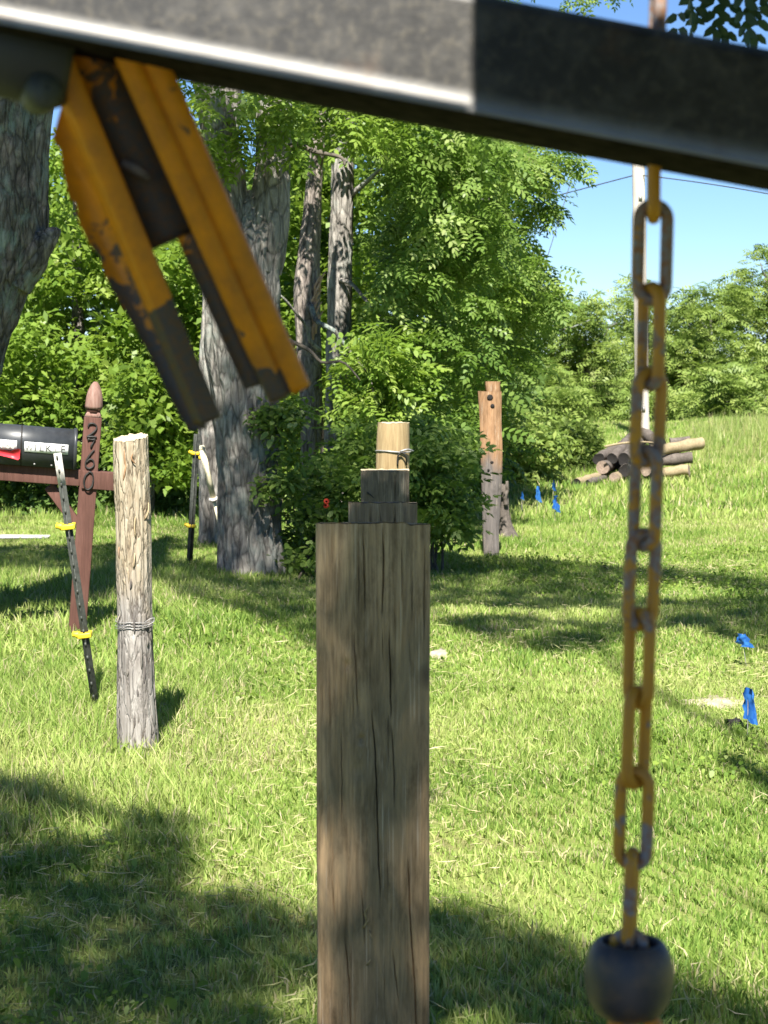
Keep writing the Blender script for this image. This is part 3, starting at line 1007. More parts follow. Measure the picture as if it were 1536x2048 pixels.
# ---- broad-leaved trees in the left background
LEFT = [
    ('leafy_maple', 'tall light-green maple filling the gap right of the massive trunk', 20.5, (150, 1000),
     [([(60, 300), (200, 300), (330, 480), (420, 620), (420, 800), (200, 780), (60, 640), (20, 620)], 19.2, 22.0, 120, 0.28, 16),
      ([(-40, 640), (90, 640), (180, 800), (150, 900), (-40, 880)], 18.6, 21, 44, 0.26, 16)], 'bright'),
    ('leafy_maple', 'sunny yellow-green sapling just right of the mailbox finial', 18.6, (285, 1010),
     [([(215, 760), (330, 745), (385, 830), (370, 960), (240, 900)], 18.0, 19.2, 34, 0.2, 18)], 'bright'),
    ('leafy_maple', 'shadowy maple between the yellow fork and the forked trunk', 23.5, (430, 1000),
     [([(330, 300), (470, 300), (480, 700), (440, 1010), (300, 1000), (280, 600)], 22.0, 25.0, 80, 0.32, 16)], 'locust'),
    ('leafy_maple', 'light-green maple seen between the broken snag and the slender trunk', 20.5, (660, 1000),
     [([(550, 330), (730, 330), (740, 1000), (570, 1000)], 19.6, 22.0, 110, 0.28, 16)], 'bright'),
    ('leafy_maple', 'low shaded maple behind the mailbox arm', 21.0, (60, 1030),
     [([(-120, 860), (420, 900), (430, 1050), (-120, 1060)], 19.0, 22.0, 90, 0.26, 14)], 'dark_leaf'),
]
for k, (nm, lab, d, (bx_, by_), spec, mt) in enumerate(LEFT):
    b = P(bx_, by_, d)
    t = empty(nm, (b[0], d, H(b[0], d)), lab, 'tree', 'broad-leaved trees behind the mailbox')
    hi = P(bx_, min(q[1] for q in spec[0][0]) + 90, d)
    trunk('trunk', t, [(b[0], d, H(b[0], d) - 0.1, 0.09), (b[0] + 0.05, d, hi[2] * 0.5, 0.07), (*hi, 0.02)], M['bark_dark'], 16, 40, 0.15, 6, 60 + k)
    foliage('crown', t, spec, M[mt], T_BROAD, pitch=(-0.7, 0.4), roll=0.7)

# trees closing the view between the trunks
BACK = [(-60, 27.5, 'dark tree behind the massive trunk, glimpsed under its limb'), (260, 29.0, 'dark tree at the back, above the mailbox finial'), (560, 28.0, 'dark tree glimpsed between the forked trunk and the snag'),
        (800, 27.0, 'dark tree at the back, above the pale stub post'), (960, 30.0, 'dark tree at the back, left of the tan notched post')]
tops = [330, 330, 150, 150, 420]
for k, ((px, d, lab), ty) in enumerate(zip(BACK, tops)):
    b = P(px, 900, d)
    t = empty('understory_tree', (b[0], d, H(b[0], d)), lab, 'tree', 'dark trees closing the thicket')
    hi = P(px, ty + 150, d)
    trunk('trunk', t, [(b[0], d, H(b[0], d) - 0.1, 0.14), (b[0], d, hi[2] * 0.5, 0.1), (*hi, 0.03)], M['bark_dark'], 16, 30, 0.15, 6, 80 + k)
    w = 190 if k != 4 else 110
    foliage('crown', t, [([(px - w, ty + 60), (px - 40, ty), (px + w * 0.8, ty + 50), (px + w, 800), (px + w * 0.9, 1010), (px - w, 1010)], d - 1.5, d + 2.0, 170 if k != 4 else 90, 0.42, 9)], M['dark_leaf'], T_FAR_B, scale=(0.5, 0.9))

# ---- bushes
def bush(label, base, spec, mt, tm, nstem=5, cat='bush', name='bush', rng=RNG):
    t = empty(name, base, label, cat)
    ch = foliage('foliage', t, spec, M[mt], tm, pitch=(-0.7, 0.5), roll=0.6)
    for k in range(nstem):
        poly = np.array(spec[0][0], float)
        c = poly.mean(0)
        e = P(c[0] + rng.normal(0, 0.25) * np.ptp(poly[:, 0]), c[1] + rng.normal(0, 0.2) * np.ptp(poly[:, 1]), (spec[0][1] + spec[0][2]) / 2)
        limb(t, np.array(base) + [rng.normal(0, 0.08), rng.normal(0, 0.05), -0.02], e, 0.012, 0.003, 0.05, seed=100 + k, name='stem', seg=5)
    return t


sb = bush('dark vine-tangled bush with a reddish leaf between the forked trunk and square posts', (*P(610, 1180, 13.0)[:2], 0),
          [([(560, 960), (640, 900), (720, 940), (720, 1100), (690, 1230), (590, 1190), (570, 1080)], 12.9, 14.0, 52, 0.15, 14),
           ([(520, 790), (600, 800), (620, 980), (540, 1000)], 12.85, 13.05, 14, 0.12, 11)], 'locust', T_SMALL, 8)
for k, (px, py) in enumerate([(652, 1004), (655, 1012)]):
    c = P(px, py, 12.85)
    v, f = lathe_vf([(0.002, -0.02), (0.012, 0.0), (0.02, 0.018), (0.008, 0.02)], c, (RNG.normal(0, 0.5), -1, 0.3), 8)
    mesh_faces('red_leaf', v, f, M['reddish_leaf'], sb, True)  # small cup standing in for a reddish leaf
bush('glossy locust sapling right of the stacked square posts', (*P(880, 1085, 13.4)[:2], 0),
     [([(815, 850), (870, 850), (905, 900), (915, 980), (895, 1060), (860, 1070), (825, 980)], 12.9, 14.0, 48, 0.14, 15),
      ([(700, 860), (760, 840), (760, 960), (700, 960)], 13.6, 14.6, 14, 0.16, 14)], 'locust', T_LOC_S, 6, 'sapling', 'locust_sapling')
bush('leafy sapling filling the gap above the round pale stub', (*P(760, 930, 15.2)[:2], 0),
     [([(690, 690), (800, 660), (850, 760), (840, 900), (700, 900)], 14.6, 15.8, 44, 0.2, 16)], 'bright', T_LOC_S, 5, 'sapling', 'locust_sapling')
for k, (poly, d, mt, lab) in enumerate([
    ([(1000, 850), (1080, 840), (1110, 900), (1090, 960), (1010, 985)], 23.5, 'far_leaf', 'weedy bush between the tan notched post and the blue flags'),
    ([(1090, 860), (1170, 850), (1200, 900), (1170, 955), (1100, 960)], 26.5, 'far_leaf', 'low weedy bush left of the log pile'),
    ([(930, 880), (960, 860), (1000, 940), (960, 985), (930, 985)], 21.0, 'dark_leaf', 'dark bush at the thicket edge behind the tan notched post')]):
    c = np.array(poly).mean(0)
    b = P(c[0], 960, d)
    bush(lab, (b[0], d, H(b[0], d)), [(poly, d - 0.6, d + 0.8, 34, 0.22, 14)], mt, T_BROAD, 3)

# ---- trees beyond the bank
FAR = [(1000, 56, 500, 190, 'pale feathery tree beyond the lawn, left of the far row'),
       (1075, 60, 560, 170, 'rounded tree in the far row, second from the thicket'),
       (1170, 58, 596, 150, 'lower rounded tree in the far row, left of the utility pole'),
       (1265, 66, 560, 110, 'thin tree directly behind the utility pole'),
       (1340, 62, 600, 120, 'tree in the far row just right of the chain'),
       (1420, 60, 555, 170, 'broad tree in the far row above the straw bank'),
       (1545, 64, 475, 190, 'tallest tree of the far row at the picture edge'),
       (1130, 46, 770, 150, 'low dark tree before the far row, behind the log pile'),
       (1300, 48, 770, 150, 'low green tree behind the foot of the utility pole'),
       (1450, 47, 730, 170, 'low tree right behind the straw bank')]
for k, (px, d, ty, w, lab) in enumerate(FAR):
    x = (px - 768) / FPX * d
    z0 = H(x, d)
    t = empty('treeline_tree', (x, d, z0), lab, 'tree', 'trees beyond the lawn')
    hi = P(px, ty + 60, d)
    trunk('trunk', t, [(x, d, z0 - 0.1, 0.14), (x + 0.1, d, (z0 + hi[2]) / 2, 0.1), (*hi, 0.02)], M['bark_dark'], 12, 30, 0.12, 6, 90 + k)
    for j in range(5):
        a = P(px + RNG.normal(0, 8), ty + 110 + 30 * j, d)
        limb(t, a, P(px + RNG.normal(0, w * 0.3), ty + 50 + 30 * j, d), 0.05, 0.015, 0.05, M['bark_dark'], 200 + 10 * k + j, seg=5)
    lo = 905
    spec = [([(px - w * .5, ty + 120), (px - w * .25, ty + 30), (px, ty), (px + w * .3, ty + 25), (px + w * .5, ty + 110), (px + w * .55, lo - 40), (px + w * .4, lo), (px - w * .45, lo)], d - 2, d + 2,
             int(110 * w / 150 * (lo - ty) / 280), 0.55, 17)]
    foliage('crown', t, spec, M['far_leaf'], T_FAR, scale=(0.55, 1.0), pitch=(-0.6, 0.5), roll=0.6)

# ---- the tree overhead: stands behind the viewer, its crown shades the near lawn and the posts
oh = empty('overhanging_locust_tree', (2.6, -4.2, 0), 'locust whose dark leaf sprays hang into the sky at the top corner', 'tree')
trunk('trunk', oh, [(2.6, -4.2, -0.1, 0.3), (2.5, -4.1, 1.5, 0.24), (2.3, -3.9, 4.0, 0.2), (1.9, -3.4, 6.5, 0.16), (1.3, -2.6, 8.6, 0.11), (0.8, -1.4, 10.4, 0.05)], M['bark'], 48, 120, 0.2, 9, 70, 0.3)


def shade_points(targets, rng, zlo=7.5, zhi=10.5):
    """leaf places on the way from each shaded spot to the sun, above the picture's upper edge"""
    t = np.asarray(targets, float)
    z = zlo + (zhi - zlo) * rng.random(len(t))
    z = np.maximum(z, t[:, 2] + 1.5)
    for _ in range(60):
        k = (z - t[:, 2]) / SUN_V[2]
        p = t + SUN_V[None, :] * k[:, None]
        bad = (p[:, 1] > 0.25) & ((p[:, 2] - CAM_Z) / np.maximum(p[:, 1], 0.1) < math.tan(math.radians(15.5)))
        if not bad.any(): break
        z[bad] += 0.25
    return t + SUN_V[None, :] * ((z - t[:, 2]) / SUN_V[2])[:, None]


def ground_targets(n, x0, x1, y0, y1, fn, rng):
    """evenly spread spots of a shaded area"""
    m = n * 8
    i = np.arange(1, m + 1)
    g = 1.32471795724
    u, w = (0.5 + i / g) % 1, (0.5 + i / g / g) % 1
    x, y = x0 + (x1 - x0) * u, y0 + (y1 - y0) * w
    px, py = px_of(x, y)
    k = np.nonzero(fn(px, py, x, y))[0][:]
    k = k[np.linspace(0, len(k) - 1, min(n, len(k))).astype(int)] if len(k) > n else k
    return np.stack([x[k], y[k], np.full(len(k), 0.05)], -1)


def near_shade(px, py, x, y):
    b = np.interp(px, [-2500, 0, 90, 200, 330, 372, 384, 500, 640, 860, 1000, 1150, 1350, 1536, 4000],
                  [1460, 1575, 1590, 1640, 1630, 1665, 1785, 1800, 1850, 1812, 1835, 1915, 1965, 2030, 2300])
    gap = in_poly(px, py, [(395, 1690), (560, 1700), (640, 1760), (520, 1790), (400, 1770)]) | in_poly(px, py, [(60, 1640), (230, 1650), (260, 1690), (80, 1680)])
    patch = (x > -0.24) & (x < 0.2) & (y > 3.5) & (y < 4.55)
    return (py > b) & ~gap & ~patch


def band_shade(px, py, x, y):
    hi = np.interp(px, [840, 1000, 1100, 1210, 1350, 1536, 1800], [1118, 1122, 1128, 1142, 1150, 1172, 1200])
    lo = np.interp(px, [840, 900, 1000, 1120, 1230, 1300, 1400, 1536, 1800], [1225, 1270, 1295, 1316, 1300, 1270, 1262, 1310, 1350])
    gap = in_poly(px, py, [(1240, 1180), (1400, 1180), (1500, 1205), (1380, 1215), (1250, 1205)]) | in_poly(px, py, [(860, 1215), (960, 1225), (1080, 1232), (1230, 1228), (1230, 1262), (1000, 1240), (880, 1250)])
    return (py > hi) & (py < lo) & ~gap & (px > 830)


def left_shade(px, py, x, y):
    hi = np.interp(px, [-400, 0, 250, 420, 640, 800], [1092, 1092, 1088, 1080, 1100, 1110])
    lo = np.interp(px, [-400, 0, 120, 250, 330, 430, 500, 600, 700, 840], [1135, 1135, 1150, 1165, 1190, 1238, 1246, 1290, 1330, 1240])
    cane = (x > -1.62) & (x < -0.98) & (y > 14.0) & (y < 15.4)
    return (py > hi) & (py < lo) & (px < 840) & ~cane & ~((px > 690) & (y < 12.8))


def wall_targets(n, px0, px1, py0, py1, d, rng, gap=None):
    px = px0 + (px1 - px0) * rng.random(n)
    py = py0 + (py1 - py0) * rng.random(n)
    if gap is not None:
        k = ~gap(px, py)
        px, py = px[k], py[k]
    return np.array([P(a, b, d) for a, b in zip(px, py)])


T_FINE = quad_template(simple_template(5, 0.05, 0.066, 0.044, RNG))
post_gap = lambda px, py: in_poly(px, py, [(600, 1690), (680, 1640), (735, 1690), (738, 1880), (700, 1990), (600, 2000)])
tg = np.concatenate([
    ground_targets(3200, -2.2, 2.2, 3.1, 8.2, near_shade, RNG),
    wall_targets(120, 630, 860, 1040, 2250, 3.5, RNG, post_gap),
])
leaves_near = place_leaves(T_FINE, shade_points(tg, RNG), RNG, (0.8, 1.3), (-0.5, 0.5), 0.5)
tg = ground_targets(3100, 0.2, 4.6, 9.0, 15.5, band_shade, RNG)
leaves_band = place_leaves(T_FINE, shade_points(tg, RNG, 8.0, 11.0), RNG, (0.8, 1.3), (-0.5, 0.5), 0.5)
leaf_object('crown', [leaves_near, leaves_band], M['locust'], oh)
tg = np.concatenate([wall_targets(90, 712, 822, 1004, 1075, 5.78, RNG), wall_targets(70, 734, 808, 945, 1000, 7.98, RNG)])
leaf_object('crown', [place_leaves(T_SMALL * 0.8, shade_points(tg, RNG, 4.2, 6.0), RNG, (0.8, 1.2), (-0.5, 0.5), 0.5)], M['locust'], oh)
for k, (e, r) in enumerate([((-1.8, -1.2, 8.6), 0.06), ((0.6, -1.6, 8.4), 0.05), ((1.8, 4.0, 10.0), 0.06), ((2.6, 2.2, 9.4), 0.05), ((-2.0, -2.4, 8.2), 0.05), ((0.4, 3.4, 10.4), 0.05)]):
    limb(oh, (1.85, -3.3, 6.7), e, r, 0.012, 0.06, M['bark'], 300 + k)
# low sprays in view at the top corner
T_SPRAY = compound_template(4, 0.075, 0.025, 0.0125)
for k, (px, py) in enumerate([(1352, 8), (1368, -48), (1400, -40), (1428, -50), (1458, -35), (1492, -52), (1520, -30), (1548, -60), (1384, -96)]):
    c_ = P(px, py, 2.9 + RNG.normal(0, 0.05))
    leaf_object('leaf_spray', [place_leaves(T_SPRAY, np.array([c_]), RNG, (0.8, 1.1), (-1.45, -0.7), 0.45, yaw=np.array([math.pi / 2 + RNG.normal(0, 0.9)]))], M['shade_leaf'], oh)['kind'] = 'stuff'
limb(oh, (1.85, -3.3, 6.7), P(1440, -60, 2.9), 0.03, 0.002, 0.12, M['twig'], 330)

# the forked locust's crown also shades the trunks and the lawn in front of them
tg = np.concatenate([
    ground_targets(2300, -4.2, 0.3, 9.5, 16.0, left_shade, RNG),
    wall_targets(30, 560, 720, 900, 1220, 12.9, RNG),
    wall_targets(300, -60, 110, 60, 740, 10.2, RNG),
])
p = shade_points(tg, RNG, 8.5, 11.5)
ch = [place_leaves(T_FINE, p, RNG, (0.8, 1.3), (-0.5, 0.5), 0.5)]
par, spec = crown_t1
for poly, d0, d1, n_, R, per in spec:
    c = volume_points(poly, d0, d1, n_, RNG)
    q, tint = clusters(c, R, per, RNG)
    ch.append(place_leaves(quad_template(T_LOC_S), q, RNG, (0.75, 1.25), (-0.9, 0.25), 0.5, tint))
leaf_object('crown', ch, M['bright'], par)

# ------------------------------------------------------------------ posts
def square_post(name, parent, cx, cy, z0, z1, w, dp, mat, cols=90, rows=260, seed=1, cracks=(), knots=(), tilt=(0, 0), rough=0.0022, wobble=0.004, topcol=None, topslope=0.0):
    """weathered sawn post: front face towards -Y carries cracks (list of x(z) polylines, width, depth) cut into the wood"""
    hw, hd = w / 2, dp / 2
    rc = 0.008
    per = []
    for i in range(cols + 1):
        x = -hw + rc + (w - 2 * rc) * i / cols
        per.append((x, -hd, 0, -1))
    per += [(hw - rc * 0.3, -hd + rc * 0.3, 0.7, -0.7)]
    for i in range(13):
        per.append((hw, -hd + rc + (dp - 2 * rc) * i / 12, 1, 0))
    for i in range(13):
        per.append((hw - rc - (w - 2 * rc) * i / 12, hd, 0, 1))
    for i in range(13):
        per.append((-hw, hd - rc - (dp - 2 * rc) * i / 12, -1, 0))
    per += [(-hw + rc * 0.3, -hd + rc * 0.3, -0.7, -0.7)]
    per = np.array(per)
    m = len(per)
    zz = np.linspace(z0, z1, rows)
    Zg = np.repeat(zz[:, None], m, 1)
    Xg = np.repeat(per[None, :, 0], rows, 0)
    Yg = np.repeat(per[None, :, 1], rows, 0)
    pn = np.stack([Xg * 70, Yg * 70, Zg * 3.0], -1)
    d = rough * fbm(pn, 4, seed) * 1.6 + wobble * fbm(np.stack([Xg * 3, Yg * 3, Zg * 2.2], -1), 2, seed + 7)
    front = (np.arange(m) <= cols)[None, :]
    for line, wd, dpt in cracks:
        line = np.array(line)
        o = np.argsort(line[:, 1])
        lx = np.interp(zz, line[o, 1], line[o, 0], left=9, right=9) + 0.0006 * vnoise(np.stack([zz * 60, zz * 0, zz * 0 + seed], -1), 4)
        tpr = np.clip(np.minimum(zz - line[:, 1].min(), line[:, 1].max() - zz) / 0.05, 0, 1)
        d = d - front * dpt * tpr[:, None] * np.exp(-((Xg - lx[:, None]) / wd) ** 2)
    for kx, kz, kr, kd in knots:
        q = ((Xg - kx) / kr) ** 2 + ((Zg - kz) / (kr * 1.2)) ** 2
        d = d + front * (kd * np.exp(-q * 0.35) - 1.9 * kd * np.exp(-q * 2.5))
    Xn = Xg + per[None, :, 2] * d
    Yn = Yg + per[None, :, 3] * d
    hgt = (Zg - z0)
    Xn = Xn + cx + hgt * tilt[0]
    Yn = Yn + cy + hgt * tilt[1]
    v = np.stack([Xn, Yn, Zg + 0.0], -1)
    v[..., 2] -= (v[..., 1] - (cy - hd)) * topslope * sstep(z1 - 0.08, z1, Zg)
    v[-1, :, 2] += 0.004 * fbm(np.stack([Xg[-1] * 60, Yg[-1] * 60, Xg[-1] * 0], -1), 3, seed + 20)
    v = v.reshape(-1, 3)
    i, k = np.meshgrid(np.arange(rows - 1), np.arange(m), indexing='ij')
    l = (k + 1) % m
    f = np.stack([i * m + k, i * m + l, (i + 1) * m + l, (i + 1) * m + k], -1).reshape(-1, 4)
    return mesh_np(name, v, f.ravel(), np.full(len(f), 4), mat, parent, smooth=True), v.reshape(rows, m, 3)[-1]


def cap_poly(name, ring, parent, mat, lift=0.0015):
    c = ring.mean(0)
    v = np.concatenate([ring + [0, 0, lift], c[None] + [0, 0, lift + 0.002]])
    m = len(ring)
    return mesh_faces(name, v, [(i, (i + 1) % m, m) for i in range(m)], mat, parent)


# nearest timber: cracks are rows of (px, py) read against the face at 3.54 m
D1 = 3.54
top1 = P(746, 1048, D1)
cx1 = top1[0]
t1 = empty('timber_post', (cx1, D1 + 0.1, 0), 'broad square timber post with long cracks and a knot, nearest of the row', 'post', 'square posts in a row')


def face_xz(rows, d, cx):
    return [(P(a, b, d)[0] - cx, P(a, b, d)[2]) for a, b in rows]


CR = [
    ([(726, 1048), (728, 1130), (731, 1230)], 0.0016, 0.012),
    ([(708, 1262), (711, 1330), (716, 1430)], 0.0016, 0.012),
    ([(766, 1050), (767, 1140), (765, 1235)], 0.0020, 0.016),
    ([(779, 1250), (780, 1330), (782, 1440)], 0.0018, 0.018),
    ([(783, 1450), (788, 1540), (789, 1620)], 0.0016, 0.014),
    ([(743, 1415), (750, 1500), (754, 1600), (757, 1720), (761, 1800)], 0.0018, 0.016),
    ([(815, 1710), (822, 1860), (829, 1960), (833, 2060), (836, 2300)], 0.0018, 0.016),
    ([(662, 1740), (672, 1850)], 0.0016, 0.012),
    ([(690, 1870), (698, 1960), (704, 2100)], 0.0018, 0.014),
    ([(682, 1460), (684, 1560), (683, 1660)], 0.0013, 0.010),
    ([(784, 1890), (792, 1960), (798, 2010)], 0.0015, 0.012),
    ([(803, 1075), (804, 1160), (804, 1220)], 0.0012, 0.008),
    ([(656, 1330), (660, 1400), (660, 1450)], 0.0014, 0.008),
    ([(720, 1760), (728, 1830), (730, 1900)], 0.0014, 0.010),
    ([(849, 1080), (848, 1300)], 0.0012, 0.008),
    ([(852, 1460), (851, 1640)], 0.0012, 0.008),
]
for _ in range(60):                       # fine checks along the grain
    x_, y_ = RNG.uniform(640, 852), RNG.uniform(1050, 2080)
    CR.append(([(x_, y_), (x_ + RNG.normal(0.8, 1.0), y_ + RNG.uniform(30, 110))], RNG.uniform(0.0009, 0.0014), RNG.uniform(0.003, 0.008)))
cracks1 = [(face_xz(r, D1, cx1), w * 0.42, dp * 0.8) for r, w, dp in CR]
k1 = face_xz([(722, 1478), (716, 1540)], D1, cx1)
body, ring = square_post('shaft', t1, cx1, D1 + 0.1, -0.05, top1[2], 0.202, 0.2, M['timber'], 250, 300, 2, cracks1,
                         [(k1[0][0], k1[0][1], 0.011, 0.004), (k1[1][0], k1[1][1], 0.02, 0.0025), (face_xz([(694, 1330)], D1, cx1)[0][0], face_xz([(694, 1330)], D1, cx1)[0][1], 0.012, 0.003)], rough=0.0022, topslope=0.12)
cap_poly('top_face', ring, t1, M['timber'])
for (a, b, c, e) in [(728, 1830, 740, 1806), (726, 1856, 738, 1838), (735, 1848, 727, 1815), (734, 1930, 741, 1919), (738, 1862, 744, 1876)]:
    v, f = tube_vf([P(a, b, D1 - 0.001), P((a + c) / 2, (b + e) / 2, D1 - 0.008), P(c, e, D1 - 0.012)], [0.0016, 0.0018, 0.0005], 5)
    mesh_faces('splinter', v, f, M['pale_wood'], t1)

D2 = 5.8
top2 = P(766, 1006, D2)
t2 = empty('timber_post', (top2[0], D2 + 0.1, 0), 'brown square timber post second in the row, just showing above the cracked one', 'post', 'square posts in a row')
cr2 = [(face_xz([(790, 1006), (789, 1200)], D2, top2[0]), 0.0025, 0.015), (face_xz([(742, 1006), (741, 1100)], D2, top2[0]), 0.0025, 0.012), (face_xz([(760, 1006), (763, 1100)], D2, top2[0]), 0.0025, 0.008)]
b_, ring = square_post('shaft', t2, top2[0], D2 + 0.1, -0.05, top2[2], 0.202, 0.2, M['timber_b'], 70, 160, 5, cr2, topslope=0.085)
cap_poly('top_face', ring, t2, M['timber_b'])

D3 = 8.0
top3 = P(770, 942, D3)
t3 = empty('timber_post', (top3[0], D3 + 0.1, 0), 'dark square timber post third in the row with a bright sawn top', 'post', 'square posts in a row')
cr3 = [(face_xz([(790, 945), (790, 1010)], D3, top3[0]), 0.003, 0.015), (face_xz([(814, 945), (816, 1010)], D3, top3[0]), 0.003, 0.01)]
b_, ring = square_post('shaft', t3, top3[0], D3 + 0.1, -0.05, top3[2], 0.196, 0.2, M['timber_c'], 60, 140, 6, cr3, topslope=0.02)
cap_poly('top_face', ring, t3, M['cut_wood'])
limb(t3, P(735, 985, D3 - 0.002), P(748, 996, D3 - 0.012), 0.004, 0.001, 0, M['iron'], 5, 'nail', 5)


def round_post(name, parent, rows, mat, seg=72, rings=220, seed=1, amp=0.06, ovality=1.0, rags=0.0, slant=0.0):
    q = smooth_path(rows, rings)
    path, rad = q[:, :3], q[:, 3]
    ang = np.linspace(0, 2 * math.pi, seg, endpoint=False)
    ca, sa = np.cos(ang)[None], np.sin(ang)[None]
    zz = path[:, 2][:, None]
    cc = np.stack([np.broadcast_to(ca, (rings, seg)) * 3.2, np.broadcast_to(sa, (rings, seg)) * 3.2, np.broadcast_to(zz * 2.5, (rings, seg))], -1)
    big = fbm(cc * 0.5, 3, seed)
    ridg = 1 - 2 * np.abs(vnoise(cc * np.array([2.2, 2.2, 1.0]) + fbm(cc, 2, seed + 4)[..., None] * 0.8, seed + 2))
    fine = fbm(cc * np.array([5, 5, 3.0]), 3, seed + 6)
    rag = sstep(0.05, 0.3, fbm(cc * np.array([1.6, 1.6, 0.8]), 4, seed + 11)) * rags
    r = rad[:, None] * (1 + amp * (0.9 * big + 0.35 * ridg + 0.3 * fine) - rag * (0.5 + 0.5 * np.abs(fine) * 3))
    v = np.stack([path[:, 0][:, None] + r * ca, path[:, 1][:, None] + r * sa * ovality, np.broadcast_to(zz, (rings, seg))], -1)
    v[..., 2] += (slant * (sa + 0.6 * ca)) * sstep(0.85, 1.0, np.linspace(0, 1, rings))[:, None]
    v[-1, :, 2] += 0.008 * fbm(cc[-1] * 3, 3, seed + 8)
    ring = v[-1].copy()
    i, k = np.meshgrid(np.arange(rings - 1), np.arange(seg), indexing='ij')
    l = (k + 1) % seg
    f = np.stack([i * seg + k, i * seg + l, (i + 1) * seg + l, (i + 1) * seg + k], -1).reshape(-1, 4)
    o = mesh_np(name, v.reshape(-1, 3), f.ravel(), np.full(len(f), 4), mat, parent, smooth=True)
    return o, ring


# round pale stub behind the square posts
D4 = 10.3
top4 = P(787, 846, D4)
t4 = empty('round_post', (top4[0], D4, 0), 'round pale peeled post, last of the row behind the square posts', 'post')
rr = 32.5 / FPX * D4
o, ring = round_post('shaft', t4, [(top4[0] - 0.015, D4, -0.05, rr * 1.05), (top4[0] - 0.01, D4, 0.5, rr * 1.04), (top4[0] - 0.004, D4, P(0, 905, D4)[2], rr * 1.02), (*top4, rr * 0.97)], M['pale_wood'], 48, 160, 14, 0.035)
cap_poly('top_face', ring, t4, M['cut_wood'])
zc = P(0, 902, D4)[2]
v, f = tube_vf([(top4[0] + (rr * 1.04 + 0.004) * math.cos(a), D4 + (rr * 1.04 + 0.004) * math.sin(a), zc + 0.004 * math.sin(a * 2)) for a in np.linspace(0, 2 * math.pi, 40, endpoint=False)], 0.004, 6, closed=True)
mesh_faces('wire_band', v, f, M['galv'], t4, True)
v, f = tube_vf(smooth_path([P(795, 932, D4 - rr - 0.004), P(796, 912, D4 - rr - 0.012), P(804, 905, D4 - rr - 0.012), P(812, 912, D4 - rr - 0.012), P(813, 930, D4 - rr + 0.02)], 14), 0.005, 6)
mesh_faces('staple', v, f, M['iron'], t4, True)
v, f = tube_vf(smooth_path([P(800, 903, D4 - rr - 0.004), P(815, 899, D4 - rr), P(826, 902, D4 - rr + 0.05)], 8), 0.005, 6)
mesh_faces('wire_end', v, f, M['galv'], t4, True)

# round weathered post on the left
D5 = 7.3
t5 = empty('round_post', (*P(272, 1500, D5)[:2], 0), 'grey weathered round post with bleached top, twisted wire round its middle', 'post')
o, ring = round_post('shaft', t5, PX([(277, 1540, 84), (275, 1480, 82), (271, 1380, 76), (270, 1270, 71), (268, 1150, 71), (267, 1050, 71), (263, 960, 71), (261, 900, 69), (261, 876, 68)], D5), M['ragged'], 110, 340, 17, 0.10, rags=0.07, slant=0.011)
cap_poly('top_face', ring, t5, M['cut_wood'])
for k in range(3):
    c = P(270, 1246 + 7 * (k - 1), D5)
    pth = [(c[0] + 0.0705 * math.cos(a), c[1] + 0.0705 * math.sin(a), c[2] + 0.006 * math.sin(a + k) + 0.003 * math.sin(3 * a + k)) for a in np.linspace(0, 2 * math.pi, 48, endpoint=False)]
    v, f = tube_vf(pth, 0.0016, 6, closed=True)
    mesh_faces('wire_loop', v, f, M['galv'], t5, True)
v, f = tube_vf(smooth_path([P(296, 1250, D5 - 0.07), P(308, 1243, D5 - 0.06), P(305, 1236, D5 - 0.065), P(290, 1244, D5 - 0.075)], 12), 0.0015, 5)
mesh_faces('wire_end', v, f, M['galv'], t5, True)
# loose bark strips and checks on its lit side
for k in range(26):
    px, py = RNG.uniform(232, 305), RNG.uniform(890, 1480)
    u = (px - 268) / 37
    if abs(u) > 0.95: continue
    dd = D5 - 0.068 * math.sqrt(1 - u * u) - 0.001
    L = RNG.uniform(14, 50)
    v, f = tube_vf(smooth_path([P(px, py, dd), P(px + RNG.normal(0, 2), py + L / 2, dd - 0.003), P(px + RNG.normal(0, 4), py + L, dd)], 6), [0.001, 0.003, 0.0036, 0.0036, 0.003, 0.001], 4)
    mesh_faces('bark_strip', v, f, M['grey_wood'] if k % 3 else M['tan_wood'], t5)

# tan notched post far right
D6 = 14.6
b6 = P(984, 1118, D6)
t6 = empty('notched_post', (b6[0], D6, 0), 'tan split post with a notched top and shade-dark foot, standing alone on the lawn', 'post')
z6 = [P(0, y, D6)[2] for y in (1130, 980, 786, 764)]
s_ = FPX / D6


def slab(rows, name, mat, dep, parent, seed):
    """rows of (z, x left, x right): an irregular split plank"""
    q = smooth_path(rows, 60)
    V = []
    for i, (z, xl, xr) in enumerate(q):
        nz = [0.006 * vnoise(np.array([[z * 5, s * 3.0, seed]]), 7)[0] for s in range(6)]
        V += [(xl + nz[0], D6 - dep / 2 + nz[4], z), ((xl + xr) / 2, D6 - dep / 2 - 0.012 + nz[1], z), (xr + nz[2], D6 - dep / 2 + nz[5], z),
              (xr + nz[2], D6 + dep / 2, z), ((xl + xr) / 2, D6 + dep / 2 + 0.01, z), (xl + nz[3], D6 + dep / 2, z)]
    F = []
    for i in range(len(q) - 1):
        for k in range(6):
            l = (k + 1) % 6
            F.append((i * 6 + k, i * 6 + l, i * 6 + 6 + l, i * 6 + 6 + k))
    F += [tuple(range(6))[::-1], tuple((len(q) - 1) * 6 + k for k in range(6))]
    return mesh_faces(name, V, F, mat, parent)


